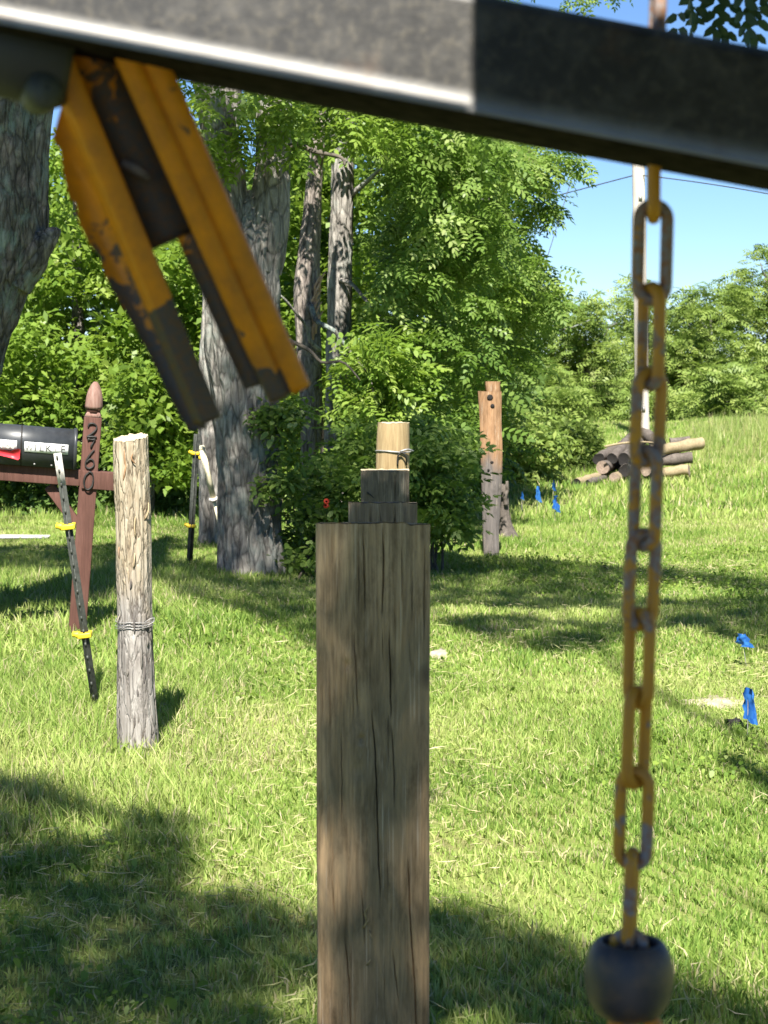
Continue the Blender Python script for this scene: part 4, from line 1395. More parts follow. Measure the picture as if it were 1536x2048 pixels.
X6 = lambda px, py: P(px, py, D6)[0]
slab([(P(0, y, D6)[2], X6(l, y), X6(r, y)) for y, l, r in [(1135, 968, 997), (1060, 966, 998), (980, 964, 1003), (900, 961, 1005), (830, 959, 1003), (786, 957, 1002), (785, 957, 1002)]], 'shaft', M['tan_wood'], 0.11, t6, 1)
slab([(P(0, y, D6)[2], X6(l, y), X6(r, y)) for y, l, r in [(800, 973, 1000), (785, 973, 1000), (770, 971, 999), (763, 971, 1000)]], 'tenon', M['tan_wood'], 0.085, t6, 2)
for (a, b, w) in [(980, 795, 7), (985, 812, 5), (984, 925, 4), (977, 940, 3)]:
    v, f = lathe_vf([(0.0, -0.002), (w / s_ * 0.9, -0.002), (w / s_ * 0.6, 0.002), (0.001, 0.003)], P(a, b, D6 - 0.071), (0, -1, 0), 8)
    mesh_faces('knot_hole', v, f, M['log_end'], t6)
# stump just behind it
ds = 16.3
t7 = empty('tree_stump', (*P(1010, 1072, ds)[:2], 0), 'ragged grey stump with flared roots behind the tan notched post', 'stump')
trunk('trunk', t7, PX([(1012, 1085, 44), (1010, 1062, 32), (1008, 1030, 22), (1007, 990, 18), (1006, 968, 14)], ds), M['log'], 30, 50, 0.25, 8, 71, 0.1)
limb(t7, P(1012, 1010, ds - 0.06), P(1014, 962, ds - 0.07), 0.02, 0.012, 0, M['log'], 72, 'shard')

# ------------------------------------------------------------------ stakes with insulators
def t_stake(label, a, b, name='fence_stake', w=0.034, white=0.0, group='leaning fence stakes', insul=(), mat=None, knobs=True):
    a, b = np.array(a, float), np.array(b, float)       # foot, head
    t = empty(name, a, label, 'stake', group)
    ax = unit(b - a)
    side = unit(np.cross(ax, (0, 1, 0)))
    fw = np.cross(side, ax)
    L = np.linalg.norm(b - a)
    prof = [(-1, 0.12), (1, 0.12), (1, 0.3), (0.14, 0.34), (0.14, 1.2), (-0.14, 1.2), (-0.14, 0.34), (-1, 0.3)]

    def seg(name, s0, s1, m):
        V = [a + ax * s + side * (u * w / 2) + fw * (-q * w / 2 * 1.2) for s in (s0, s1) for u, q in prof]
        k = len(prof)
        F = [(i, (i + 1) % k, k + (i + 1) % k, k + i) for i in range(k)] + [tuple(range(k))[::-1], tuple(range(k, 2 * k))]
        return mesh_faces(name, V, F, m, t)
    cut = L * (1 - white)
    seg('shaft', -0.15, cut, mat or M['stake'])
    if white: seg('painted_head', cut, L, M['stake_white'])
    if knobs:
        mb = MB()
        for i in range(int(L / 0.055)):
            c = a + ax * (0.05 + i * 0.055) + fw * (-1.2 * w / 2 * 1.25)
            v, f = box_vf(c, side * w * 0.12, fw * w * 0.12, ax * 0.008)
            mb.add(v, f)
        st = mb.build('studs', mat or M['stake'], t)
        st['kind'] = 'stuff'
    for s in insul:
        c = a + ax * (L * s)
        ins = MB()
        v, f = box_vf(c - fw * w * 0.1, side * 0.028, fw * 0.026, ax * 0.011)
        ins.add(v, f)
        o = ins.build('insulator', M['yellow_plastic'], t, bevel=0.005)
        v, f = lathe_vf([(0.001, 0), (0.013, 0), (0.016, 0.012), (0.011, 0.02), (0.013, 0.03), (0.001, 0.034)], c + side * 0.02, side * 1.0 + ax * 0.3, 12)
        mesh_faces('insulator_knob', v, f, M['yellow_plastic'], o, True)
    return t


t_stake('leaning studded steel stake with white-painted head in front of the mailbox', P(196, 1440, 8.1), P(115, 906, 8.0), white=0.12, insul=(0.325, 0.73), w=0.031)
t_stake('dark upright stake in the shade left of the forked trunk', P(378, 1142, 13.9), P(394, 868, 13.9), insul=(0.33, 0.86), w=0.042, knobs=False)
# pale cane
cf, chd = P(447, 1082, 14.4), P(404, 898, 14.2)
ct = empty('garden_cane', cf, 'pale leaning cane with a white collar against the forked trunk', 'stake')
mid = cf + (chd - cf) * 0.46
v, f = tube_vf([cf - (chd - cf) * 0.08, mid], 0.013, 10)
mesh_faces('lower_rod', v, f, M['cane'], ct, True)
v, f = tube_vf([mid, chd], [0.02, 0.023], 12)
mesh_faces('sleeve', v, f, M['cane'], ct, True)
ca_ = unit(chd - cf)
v, f = lathe_vf([(0.018, -0.012), (0.034, -0.008), (0.034, 0.008), (0.018, 0.012)], mid, ca_, 16)
mesh_faces('collar', v, f, M['stake_white'], ct, True)
v, f = lathe_vf([(0.024, 0), (0.026, 0.01), (0.02, 0.022), (0.001, 0.027)], chd, ca_, 12)
mesh_faces('cap', v, f, M['cane'], ct, True)
v, f = lathe_vf([(0.001, -0.02), (0.014, -0.018), (0.014, 0.018), (0.001, 0.02)], chd - ca_ * 0.07 + np.array([-0.045, 0, 0]), (1, 0, 0.15), 10)
mesh_faces('clip', v, f, M['yellow_plastic'], ct, True)

# ------------------------------------------------------------------ mailbox and its post
DM = 10.2
pm = FPX / DM
foot, head = P(152, 1292, DM), P(186, 834, DM)
ax = unit(head - foot)
mp = empty('mailbox_post', (foot[0], DM, 0), 'red-stained wooden mailbox post with acorn finial and iron numbers 2760', 'post')
yaw = 0.16
side = unit(np.array([math.cos(yaw), math.sin(yaw), 0]) - ax * np.dot(ax, (math.cos(yaw), math.sin(yaw), 0)))
fwd = np.cross(ax, side)           # away from the viewer
hw = 0.0445
L = np.linalg.norm(head - foot)
v, f = box_vf(foot + ax * (L / 2 - 0.1), side * hw, fwd * hw, ax * (L / 2 + 0.1))
MB().add(v, f).build('shaft', M['red_wood'], mp, bevel=0.005)
# shoulder, neck and acorn, four-sided with soft facets
def facet_vf(prof, c, axis, sd, n=8):
    axis = unit(axis); fw_ = np.cross(axis, sd)
    V, F = [], []
    for r, h in prof:
        for k in range(n):
            g = 2 * math.pi * (k + 0.5) / n
            V.append(c + axis * h + r * (math.cos(g) * sd + math.sin(g) * fw_))
    for i in range(len(prof) - 1):
        for k in range(n):
            F.append((i * n + k, i * n + (k + 1) % n, (i + 1) * n + (k + 1) % n, (i + 1) * n + k))
    F += [tuple(range(n))[::-1], tuple((len(prof) - 1) * n + k for k in range(n))]
    return V, F
v, f = facet_vf([(hw * 1.4, 0.0), (hw * 1.0, 0.022), (hw * 0.92, 0.028)], head + ax * 0.001, ax, unit(side + fwd), 4)
v, f = facet_vf([(hw * 1.38, 0.0), (hw * 1.0, 0.024)], head + ax * 0.001, ax, side, 4)
mesh_faces('shoulder', v, f, M['finial_wood'], mp)
v, f = facet_vf([(hw * 0.9, 0.02), (hw * 0.86, 0.036), (hw * 0.95, 0.042)], head, ax, side, 8)
mesh_faces('neck', v, f, M['red_wood'], mp)
v, f = facet_vf([(hw * 1.02, 0.041), (hw * 1.08, 0.055), (hw * 1.0, 0.1), (hw * 0.82, 0.135), (hw * 0.5, 0.165), (hw * 0.22, 0.18)], head, ax, side, 8)
mesh_faces('finial', v, f, M['finial_wood'], mp)
# cross arm: housed through the post, stub to the right
arm_c = foot + ax * (np.linalg.norm(P(170, 958, DM) - foot))
armd = side
v, f = box_vf(arm_c + armd * 0.112 - fwd * 0.012, armd * 0.145, fwd * (hw * 1.02), ax * 0.046)
MB().add(v, f).build('arm_stub', M['red_wood'], mp, bevel=0.004)
v, f = box_vf(arm_c - armd * 0.36 - fwd * 0.006 + ax * 0.006, armd * 0.32, fwd * hw * 0.9, ax * 0.042)
MB().add(v, f).build('arm', M['red_wood'], mp, bevel=0.004)
ba, bb = P(98, 972, DM), P(152, 1046, DM)
bd = unit(bb - ba)
bn = unit(np.cross(bd, fwd))
v, f = box_vf((ba + bb) / 2, bd * (np.linalg.norm(bb - ba) / 2), fwd * hw * 0.85, bn * 0.026)
MB().add(v, f).build('brace', M['red_wood'], mp, bevel=0.004)
# iron numbers
GL = {'2': [(-.4, .72), (-.28, .95), (.05, 1.0), (.36, .85), (.34, .58), (.05, .3), (-.4, .02), (-.38, .0), (0, .03), (.45, .02)],
      '7': [(-.48, .8), (-.45, .98), (-.2, .95), (.2, .95), (.48, .98), (.3, .65), (.08, .3), (-.02, 0)],
      '6': [(.3, 1.0), (0, .75), (-.3, .4), (-.34, .1), (0, -.02), (.34, .15), (.3, .4), (.0, .48), (-.28, .3)],
      '0': [(.08, 1.0), (-.25, .8), (-.38, .45), (-.25, .08), (.05, 0), (.32, .2), (.4, .55), (.3, .88), (.08, 1.0), (-.05, .95)]}
for ch_, py0, py1 in (('2', 846, 873), ('7', 877, 894), ('6', 898, 935), ('0', 942, 977)):
    f0 = np.linalg.norm(P(0, py1, DM) - P(0, py0, DM))
    s1 = (np.linalg.norm(foot - P(152, py1, DM))) * 1.003
    base = foot + ax * s1 - fwd * (hw + (0.018 if ch_ == '0' else 0.006))
    w_ = min(f0 * 0.85, 0.062)
    pts = smooth_path([base + side * (u * w_ * 0.95) + ax * (q * f0) for u, q in GL[ch_]], 40)
    rad = 0.0038 + 0.0018 * np.sin(np.linspace(0, 9, 40)) ** 2
    v, f = tube_vf(pts, rad, 6)
    mesh_faces('number', v, f, M['iron'], mp, True)

# the box itself
mb_c = arm_c - armd * 0.355 + ax * 0.052
mbx = empty('mailbox', mb_c, 'black metal mailbox with white name plates and a red flag', 'mailbox')
Lm, Wm, Hs, Rm = 0.53, 0.165, 0.118, 0.0825
pr = [(-Wm / 2, 0), (-Wm / 2, Hs)] + [(-Rm * math.cos(a), Hs + Rm * math.sin(a)) for a in np.linspace(0.15, math.pi - 0.15, 14)] + [(Wm / 2, Hs), (Wm / 2, 0)]
up = np.array([0, 0, 1.0])
upm = unit(ax + up)
bo = arm_c + ax * 0.05 - armd * 0.335


def arch(s0, s1, grow=0.0, z0=0.0):
    V = []
    for s in (s0, s1):
        for (q, h) in pr:
            g = 1 + grow
            V.append(bo + armd * s + fwd * q * g + upm * (z0 + h * g))
    k = len(pr)
    F = [(i, (i + 1) % k, k + (i + 1) % k, k + i) for i in range(k)] + [tuple(range(k))[::-1], tuple(range(k, 2 * k))]
    return V, F


v, f = arch(-Lm / 2, Lm / 2)
mesh_faces('body', v, f, M['black_metal'], mbx)
v, f = arch(Lm / 2 - 0.012, Lm / 2 + 0.006, 0.035, -0.002)
mesh_faces('back_rim', v, f, M['black_metal'], mbx)
v, f = arch(-Lm / 2 - 0.012, -Lm / 2 + 0.01, 0.05, -0.003)
mesh_faces('door', v, f, M['black_metal'], mbx)
v, f = arch(-0.012, -0.004, 0.012, -0.001)
mesh_faces('seam_band', v, f, M['iron'], mbx)


def text_mesh(s, size):
    c = bpy.data.curves.new('letters', 'FONT')
    c.body = s
    c.size = size
    c.align_x = 'CENTER'
    c.extrude = 0.0008
    c.resolution_u = 3
    o = bpy.data.objects.new('letters', c)
    COL.objects.link(o)
    dg = bpy.context.evaluated_depsgraph_get()
    dg.update()
    me = bpy.data.meshes.new_from_object(o.evaluated_get(dg))
    bpy.data.objects.remove(o)
    bpy.data.curves.remove(c)
    V = np.array([q.co[:] for q in me.vertices])
    F = [tuple(p.vertices) for p in me.polygons]
    bpy.data.meshes.remove(me)
    return V, F


def plate(s0, s1, h0, h1, texts):
    c = bo + armd * ((s0 + s1) / 2) + upm * ((h0 + h1) / 2) - fwd * (Wm / 2 + 0.003)
    v, f = box_vf(c, armd * (s1 - s0) / 2, fwd * 0.002, upm * (h1 - h0) / 2)
    pl = MB().add(v, f).build('name_plate', M['white_plate'], mbx)
    for ch_, s, size, m in texts:
        V, F = text_mesh(ch_, size)
        W_ = [bo + armd * (s + q[0]) + upm * (h0 + (h1 - h0) * 0.16 + q[1]) - fwd * (Wm / 2 + 0.0065 + q[2]) for q in V]
        mesh_faces('letter', W_, F, M[m], pl)


plate(0.008, 0.226, 0.072, 0.122, [('W', 0.03, 0.038, 'letter_grey'), ('I', 0.062, 0.048, 'letter_ink'), ('L', 0.092, 0.048, 'letter_ink'), ('K', 0.128, 0.05, 'letter_ink'), ('I', 0.163, 0.036, 'letter_grey'), ('E', 0.2, 0.052, 'letter_ink')])
plate(-0.19, -0.03, 0.074, 0.124, [('2', -0.122, 0.052, 'letter_ink'), ('7', -0.1, 0.046, 'letter_faded'), ('6', -0.075, 0.046, 'letter_faded'), ('0', -0.05, 0.046, 'letter_faded')])
for s in (0.06, 0.145, 0.19):
    v, f = lathe_vf([(0.001, 0), (0.005, 0), (0.004, 0.003), (0.001, 0.0045)], bo + armd * s + upm * 0.012 - fwd * (Wm / 2), -fwd, 10)
    mesh_faces('rivet', v, f, M['galv'], mbx, True)
# flag: arm sloping along the side with an upright blade
fc = bo - fwd * (Wm / 2 + 0.014)
out = [(-0.22, 0.062), (-0.06, 0.036), (-0.022, 0.028), (-0.014, 0.036), (-0.012, 0.08), (-0.018, 0.084), (-0.04, 0.08), (-0.06, 0.068), (-0.22, 0.088)]
V = [fc + armd * a + upm * b - fwd * e for e in (0, 0.004) for a, b in out]
k = len(out)
mesh_faces('flag', V, [tuple(range(k)), tuple(range(2 * k - 1, k - 1, -1))] + [(i, (i + 1) % k, k + (i + 1) % k, k + i) for i in range(k)], M['red_flag'], mbx)
v, f = lathe_vf([(0.001, -0.004), (0.008, -0.004), (0.008, 0.012), (0.001, 0.016)], fc - armd * 0.205 + upm * 0.075, -fwd, 10)
mesh_faces('flag_pivot', v, f, M['galv'], mbx, True)

# ------------------------------------------------------------------ utility pole and wires
DP_ = 38.0
pb = P(1286, 895, DP_)
up_ = empty('utility_pole', (pb[0], DP_, H(pb[0], DP_)), 'tall bleached wooden utility pole behind the hanging chain', 'pole')
q = np.array([(*P(1288, 910, DP_), 0.132), (*P(1284, 800, DP_), 0.13), (*P(1277, 340, DP_), 0.12), (*P(1274, 110, DP_), 0.115)])
q = smooth_path(q, 40)
v, f = tube_vf(q[:, :3], q[:, 3], 20)
mesh_faces('shaft', v, f, M['pole_wood'], up_, True)
for (px, py) in [(1281, 395), (1287, 818)]:
    v, f = box_vf(P(px, py, DP_ - 0.14), (0.035, 0, 0), (0, 0.006, 0), (0, 0, 0.05))
    MB().add(v, f).build('tag_plate', M['galv'], up_)
v, f = tube_vf([P(1274, 150, DP_) + [-0.55, 0, 0], P(1274, 150, DP_) + [0.55, 0, 0]], 0.05, 8)
mesh_faces('cross_arm', v, f, M['pole_wood'], up_)


def wire(label, a, b, sag, r, name='overhead_wire'):
    a, b = np.array(a), np.array(b)
    pts = [a + (b - a) * f - np.array([0, 0, sag * 4 * f * (1 - f)]) for f in np.linspace(0, 1, 40)]
    v, f = tube_vf(pts, r, 6)
    o = mesh_faces(name, v, f, M['cable'], None, True)
    return tag(o, label, 'wire', 'overhead wires')


pa = P(1277, 349, DP_)
pa[1] -= 0.12
wire('thin overhead wire running from the utility pole to the treetops', P(700, 500, 44), pa, 0.0, 0.011)
pa2 = P(1280, 352, DP_); pa2[1] -= 0.1; pa2[0] += 0.05
wire('thin overhead wire sagging from the utility pole towards the right edge', pa2, P(1900, 470, 30), -0.1, 0.011)
wire('slanting guy wire in the sky beside the leaning locust', P(1180, 240, 36), P(1040, 690, 34), 0.0, 0.007)

# ------------------------------------------------------------------ log pile
LOGS = [
    # end px (facing viewer), other px, d near, d far, diameter px, material, end material, label
    ((1197, 917), (1245, 893), 24.0, 25.5, 24, 'log', 'log_end', 'short grey log with a rotten black end, at the upper outer edge of the pile'),
    ((1225, 917), (1262, 876), 23.9, 25.4, 22, 'log', 'log_end', 'log with a dark hollow end and sunlit pinkish side on top of the pile'),
    ((1248, 919), (1282, 880), 23.9, 25.5, 24, 'log', 'log_end', 'log with a slate-grey round end, beside the hollow log'),
    ((1207, 935), (1250, 920), 23.8, 25.3, 27, 'log', 'log_end_b', 'log with a pinkish sawn end in the second layer'),
    ((1250, 942), (1290, 925), 23.7, 25.4, 25, 'log', 'log_end', 'mossy grey log end near the bottom of the pile'),
    ((1228, 956), (1270, 945), 23.5, 25.2, 22, 'log_pale', 'log_end_b', 'pale bottom log with a rough end in the grass'),
    ((1290, 940), (1310, 915), 23.6, 25.3, 24, 'log', 'log_end_b', 'log seen through the chain links, low in the pile'),
    ((1312, 925), (1325, 905), 23.7, 25.4, 26, 'log', 'log_end', 'dark log right of the chain in the middle layer'),
    ((1153, 966), (1212, 949), 23.0, 24.2, 19, 'log_pale', 'log_end', 'yellowish sunlit pole lying on the grass before the pile'),
    ((1175, 966), (1214, 955), 22.9, 24.0, 14, 'log', 'log_end', 'thin dark-ended log tucked in front of the yellowish pole'),
    ((1405, 886), (1300, 902), 24.0, 23.8, 22, 'log_pale', 'log_end_b', 'long pale-tipped log sticking out to the right across the top'),
    ((1384, 916), (1318, 921), 23.9, 23.9, 25, 'log', 'log_end_b', 'blunt grey log under the long pale-tipped one'),
    ((1378, 939), (1326, 945), 23.7, 23.8, 22, 'log_pale', 'log_end_b', 'bottom right log half sunk in grass'),
    ((1322, 888), (1285, 866), 24.6, 25.5, 24, 'log', 'log_end', 'grey log tilted up behind the pole foot'),
    ((1380, 880), (1340, 884), 25.0, 25.0, 15, 'log', 'log_end', 'slim grey log behind the long pale-tipped one'),
]
for k, (a, b, d0, d1, dia, m, me_, lab) in enumerate(LOGS):
    A, B = P(*a, d0), P(*b, d1)
    r = dia / 2 / FPX * d0
    t = empty('log', A * [1, 1, 0] + [0, 0, A[2]], lab, 'log', 'logs in the pile')
    ax_ = unit(B - A)
    pts = np.array([A + (B - A) * f for f in np.linspace(0, 1, 12)])
    vv, ff = tube_vf(pts, r, 16, caps=False)
    vv = vv + 0.0
    nz = fbm(vv * 9.0, 3, 40 + k)[:, None]
    cen = np.repeat(pts, 16, 0)
    vv = cen + (vv - cen) * (1 + 0.45 * nz)
    mesh_faces('shaft', vv, ff, M[m], t, True)
    for ring, nm in ((vv[:16], 'end'), (vv[-16:], 'end')):
        c = ring.mean(0) + ax_ * ((0.03 if me_ == 'log_end' else 0.006) * (1 if nm == 'end' and abs(ring[0] - vv[0]).sum() < 1e-9 else -1))
        mesh_faces(nm, np.concatenate([ring, c[None]]), [(i, (i + 1) % 16, 16) for i in range(16)], M[me_], t)
v, f = tube_vf(smooth_path([P(1210, 893, 23.6), P(1240, 887, 23.6), P(1280, 884, 23.6), P(1318, 887, 23.7)], 16), 0.013, 6)
tag(mesh_faces('fallen_branch', v, f, M['log_pale'], None, True), 'thin pale branch lying across the top of the logs', 'branch')

# ------------------------------------------------------------------ survey flags, stone, sticks
def marker_flag(px, py, d, w, h, lab, seed, lean=0.0):
    """px,py: middle of the film; the wire goes into the lawn"""
    c = P(px, py, d)
    z = H(c[0], d)
    t = empty('marker_flag', (c[0], d, z), lab, 'flag', 'blue marker flags on the lawn')
    wp = np.array([(c[0] + lean, d, z - 0.03), (c[0] + lean * 0.4, d, (z + c[2]) / 2), (c[0], d, c[2] + h * 0.5)])
    v, f = tube_vf(smooth_path(wp, 8), 0.0022, 5)
    mesh_faces('wire_stem', v, f, M['galv'], t, True)
    rs = np.random.default_rng(seed)
    nx_, nz_ = 7, 6
    V = []
    for j in range(nz_):
        for i in range(nx_):
            u, q = i / (nx_ - 1), j / (nz_ - 1)
            fold = math.sin(u * 5 + seed) * 0.22 * w
            V.append((c[0] + (u - 0.35) * w * (0.25 + 0.75 * q ** 0.8) + 0.1 * w * rs.normal(), d - 0.01 + fold + 0.05 * w * rs.normal(), c[2] + h * (0.5 - q) - 0.35 * h * u * q + 0.03 * h * rs.normal()))
    F = [(j * nx_ + i, j * nx_ + i + 1, (j + 1) * nx_ + i + 1, (j + 1) * nx_ + i) for j in range(nz_ - 1) for i in range(nx_ - 1)]
    mesh_faces('film', V, F, M['blue_film'], t, False, {'rnd': ('FACE', rs.random(len(F)))})


marker_flag(1496, 1405, 7.7, 0.06, 0.115, 'crumpled blue marker flag beside the pale flat stone', 1)
marker_flag(1484, 1278, 9.45, 0.085, 0.05, 'blue marker flag bent low in the shadow band', 2, 0.03)
marker_flag(1110, 1004, 18.3, 0.085, 0.12, 'largest of the blue marker flags near the log pile', 3)
marker_flag(1075, 985, 19.3, 0.055, 0.12, 'narrow blue marker flag just left of the largest one by the logs', 4)
marker_flag(1107, 969, 20.0, 0.045, 0.09, 'dark blue marker flag furthest back by the weedy bush', 5)
marker_flag(1044, 990, 19.0, 0.03, 0.06, 'tiny blue marker flag nearest the tan notched post', 6)


def flat_stone(label, cx, cy, rx, ry, seed, name='flat_stone', mat='stone', cat='stone', h=0.03):
    rs = np.random.default_rng(seed)
    n = 18
    V, z = [], H(cx, cy)
    rad = [1 + 0.22 * rs.normal() * 0.6 for _ in range(n)]
    for hh, k in ((-0.02, 1.0), (h * 0.7, 1.0), (h, 0.88)):
        for i in range(n):
            g = 2 * math.pi * i / n
            V.append((cx + rx * rad[i] * k * math.cos(g), cy + ry * rad[i] * k * math.sin(g), z + hh + 0.004 * rs.normal()))
    V.append((cx, cy, z + h + 0.004))
    F = [(j * n + i, j * n + (i + 1) % n, (j + 1) * n + (i + 1) % n, (j + 1) * n + i) for j in range(2) for i in range(n)] + [(2 * n + i, 2 * n + (i + 1) % n, 3 * n) for i in range(n)]
    return tag(mesh_faces(name, V, F, M[mat]), label, cat)


flat_stone('pale flat stone sunk in the lawn left of the crumpled blue flag', 1.42, 8.42, 0.12, 0.13, 3, h=0.03)
flat_stone('small pale stone in the lawn just right of the nearest timber post', 0.27, 9.6, 0.045, 0.06, 5, h=0.035)
flat_stone('dark clod in the grass under the crumpled blue flag', 1.39, 7.85, 0.03, 0.04, 8, 'earth_clod', 'log_end', 'clod', 0.035)
v, f = tube_vf(smooth_path([P(1208, 1132, 13.7), P(1218, 1146, 13.6), P(1232, 1162, 13.5)], 8), [0.012] * 4 + [0.009] * 4, 6)
tag(mesh_faces('stick', v, f, M['log_end'], None, True), 'short dark stick poking out of the shaded lawn', 'stick')

# ------------------------------------------------------------------ the machine: beam, fork, chain
DB = 1.40
bang = math.atan(0.186)
b_dir = np.array([math.cos(bang), 0.0, -math.sin(bang)])
b_up = np.array([math.sin(bang), 0.0, math.cos(bang)])
bm_c = P(768, 193 - 119, DB)
hh, dep, rad = 0.0418, 0.12, 0.009
prof = []
for (sx, sz) in ((-1, -1), (1, -1), (1, 1), (-1, 1)):
    for k in range(7):
        a = {(-1, -1): 180, (1, -1): 270, (1, 1): 0, (-1, 1): 90}[(sx, sz)] + 15 * k
        prof.append((sx * (dep / 2 - rad) + rad * math.cos(math.radians(a)), sz * (hh - rad) + rad * math.sin(math.radians(a))))
# front lower edge: worn fillet and small lip, their bright highlight painted lighter
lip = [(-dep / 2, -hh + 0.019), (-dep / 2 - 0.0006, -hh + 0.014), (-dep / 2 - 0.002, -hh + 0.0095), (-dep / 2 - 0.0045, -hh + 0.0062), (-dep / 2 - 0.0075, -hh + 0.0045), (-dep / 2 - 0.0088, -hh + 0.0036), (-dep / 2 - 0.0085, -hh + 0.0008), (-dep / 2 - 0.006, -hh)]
lip_light = [0.0, 0.25, 0.6, 0.9, 1.0, 1.0, 0.3, 0.0] + [0.0] * 21
prof = lip + prof[7:]
V, F, WV = [], [], []
LB = np.linspace(-0.62, 0.62, 40)
k = len(prof)
for s in LB:
    for (q, h), wq in zip(prof, lip_light):
        V.append(bm_c + b_dir * s + np.array([0, dep / 2 + q, 0]) + b_up * h)
        WV.append(wq)
for i in range(len(LB) - 1):
    for j in range(k):
        F.append((i * k + j, i * k + (j + 1) % k, (i + 1) * k + (j + 1) % k, (i + 1) * k + j))
F += [tuple(range(k)), tuple((len(LB) - 1) * k + j for j in range(k))[::-1]]
bmx = empty('steel_beam', bm_c, 'dark worn steel beam slanting across the top of the view', 'beam')
nl = len(lip)
under = [f for f in F if len(f) == 4 and nl - 2 <= min(q % k for q in f) and max(q % k for q in f) <= nl + 3]
mesh_faces('tube', V, [f for f in F if f not in set(under)], M['beam'], bmx, True, {'wear_or_light': ('POINT', WV)})
mesh_faces('underside', V, under, M['under_shade'], bmx, True)


def member(name, a, b, prof, parent, mat, wear_or_light, n=40, wide=None, smooth=False):
    """profile (u across, w towards the viewer, metres) drawn from a to b; wear(s,u) gives how worn or shade-dark the paint is"""
    a, b = np.array(a), np.array(b)
    ax_ = unit(b - a)
    view = unit((a + b) / 2 - np.array([0, 0, CAM_Z]))
    sd = unit(np.cross(view, ax_))
    if sd[0] < 0: sd = -sd
    fw_ = np.cross(sd, ax_)
    if np.dot(fw_, view) > 0: fw_ = -fw_
    V, F, W = [], [], []
    k = len(prof)
    for i, s in enumerate(np.linspace(0, 1, n)):
        for (u, w_) in prof:
            V.append(a + (b - a) * s + sd * u + fw_ * w_)
            W.append(wear_or_light(s, u, w_))
    for i in range(n - 1):
        for j in range(k):
            F.append((i * k + j, i * k + (j + 1) % k, (i + 1) * k + (j + 1) % k, (i + 1) * k + j))
    F += [tuple(range(k))[::-1], tuple((n - 1) * k + j for j in range(k))]
    return mesh_faces(name, V, F, mat, parent, smooth, {'wear_or_light': ('POINT', W)})


fk = empty('yellow_fork', P(250, 140, 1.45), 'chipped yellow steel fork with two prongs hanging under the beam', 'fork')
e = 1.45 / FPX          # metres per photograph pixel here
sstepf = lambda a, b, x: float(sstep(a, b, x))
# left prong: a ridge strip with a groove, and a ragged flange beside it
lp = [(-16, -10), (-4, 2), (0, 20), (6, 22), (40, 22), (45, 14), (43, -60), (-16, -60)]
lp = [(u * e, w * e) for u, w in lp]
fd = lambda py: 1.455 + (py - 92) / 758.0 * 0.095
member('prong', P(88, 92, fd(92)), P(402, 845, fd(845)), lp, fk, M['yellow_paint'], lambda s, u, w: 0.2 + 0.7 * sstepf(0.62, 0.72, s) - (0.12 if 0 < s < 0.3 else 0.0), 60)
jag = [(122, 216), (112, 252), (106, 276), (113, 290), (121, 299), (126, 342), (138, 398), (152, 407), (158, 446), (180, 492), (198, 512), (214, 562), (250, 622), (290, 694), (330, 776), (362, 838), (378, 862),
       (414, 858), (366, 738), (318, 632), (270, 530), (222, 425), (188, 342), (160, 270)]
V = [P(a, b, fd(b) + 0.004) for a, b in jag] + [P(a, b, fd(b) + 0.004) + np.array([0, 0.006, 0]) for a, b in jag]
k = len(jag)
mesh_faces('flange', V, [tuple(range(k)), tuple(range(2 * k - 1, k - 1, -1))] + [(i, (i + 1) % k, k + (i + 1) % k, k + i) for i in range(k)], M['yellow_paint'], fk, False,
           {'wear_or_light': ('POINT', [0.3 if b < 500 else (0.56 if b < 640 else 0.72) for _, b in jag] * 2)})
# right prong: two strips with a groove between, and a worn side sloping back on the inner edge
rp = [(-48, -30), (-47, 8), (-42, 20), (-6, 24), (-2, 14), (4, 14), (8, 24), (44, 16), (50, 4), (48, -60), (-46, -60)]
rp = [(u * e, w * e) for u, w in rp]
member('prong', P(262, 75, 1.455), P(577, 785, 1.555), rp, fk, M['yellow_paint'],
       lambda s, u, w: 0.2 + 0.6 * sstepf(0.86, 0.97, s) * (u < 0.002) + (0.3 * sstepf(0.5, 0.9, s) if u < -0.0145 else 0.0) + (0.16 * (1 - sstepf(0.2, 0.5, s)) if u > 0.001 else 0.0), 60)  # upper right strip gets added wear for the beam's shadow
member('inner_plate', P(378, 470, 1.515), P(512, 772, 1.555), [(u * e, w * e) for u, w in [(-26, -6), (24, 8), (26, -40), (-26, -30)]], fk, M['yellow_paint'], lambda s, u, w: 0.86 - 0.3 * (s < 0.12))
# rusty web between the prongs
wp_ = [(-70, 0), (70, 0), (70, -16), (-70, -16)]
member('web_plate', P(172, 92, 1.478), P(346, 482, 1.53), [(u * e, w * e) for u, w in wp_], fk, M['yellow_paint'], lambda s, u, w: 0.5 + 0.4 * s, 20)
v, f = tube_vf([P(243, 325, 1.497), P(275, 340, 1.499), P(300, 356, 1.5)], [0.003, 0.004, 0.003], 8)
mesh_faces('weld_bead', v, f, M['log'], fk, True)
# lug and pin under the beam
v, f = lathe_vf([(0.001, -0.03), (0.03, -0.03), (0.034, -0.024), (0.034, 0.024), (0.03, 0.03), (0.001, 0.03)], P(60, 110, 1.46), (1, 0.2, -0.19), 28)
mesh_faces('pivot_boss', v, f, M['dark_paint'], fk, True)
v, f = lathe_vf([(0.001, -0.012), (0.013, -0.012), (0.014, 0.008), (0.010, 0.013), (0.001, 0.013)], P(84, 186, 1.44), (0.5, -1, 0.2), 14)
mesh_faces('pin', v, f, M['stake'], fk, True)

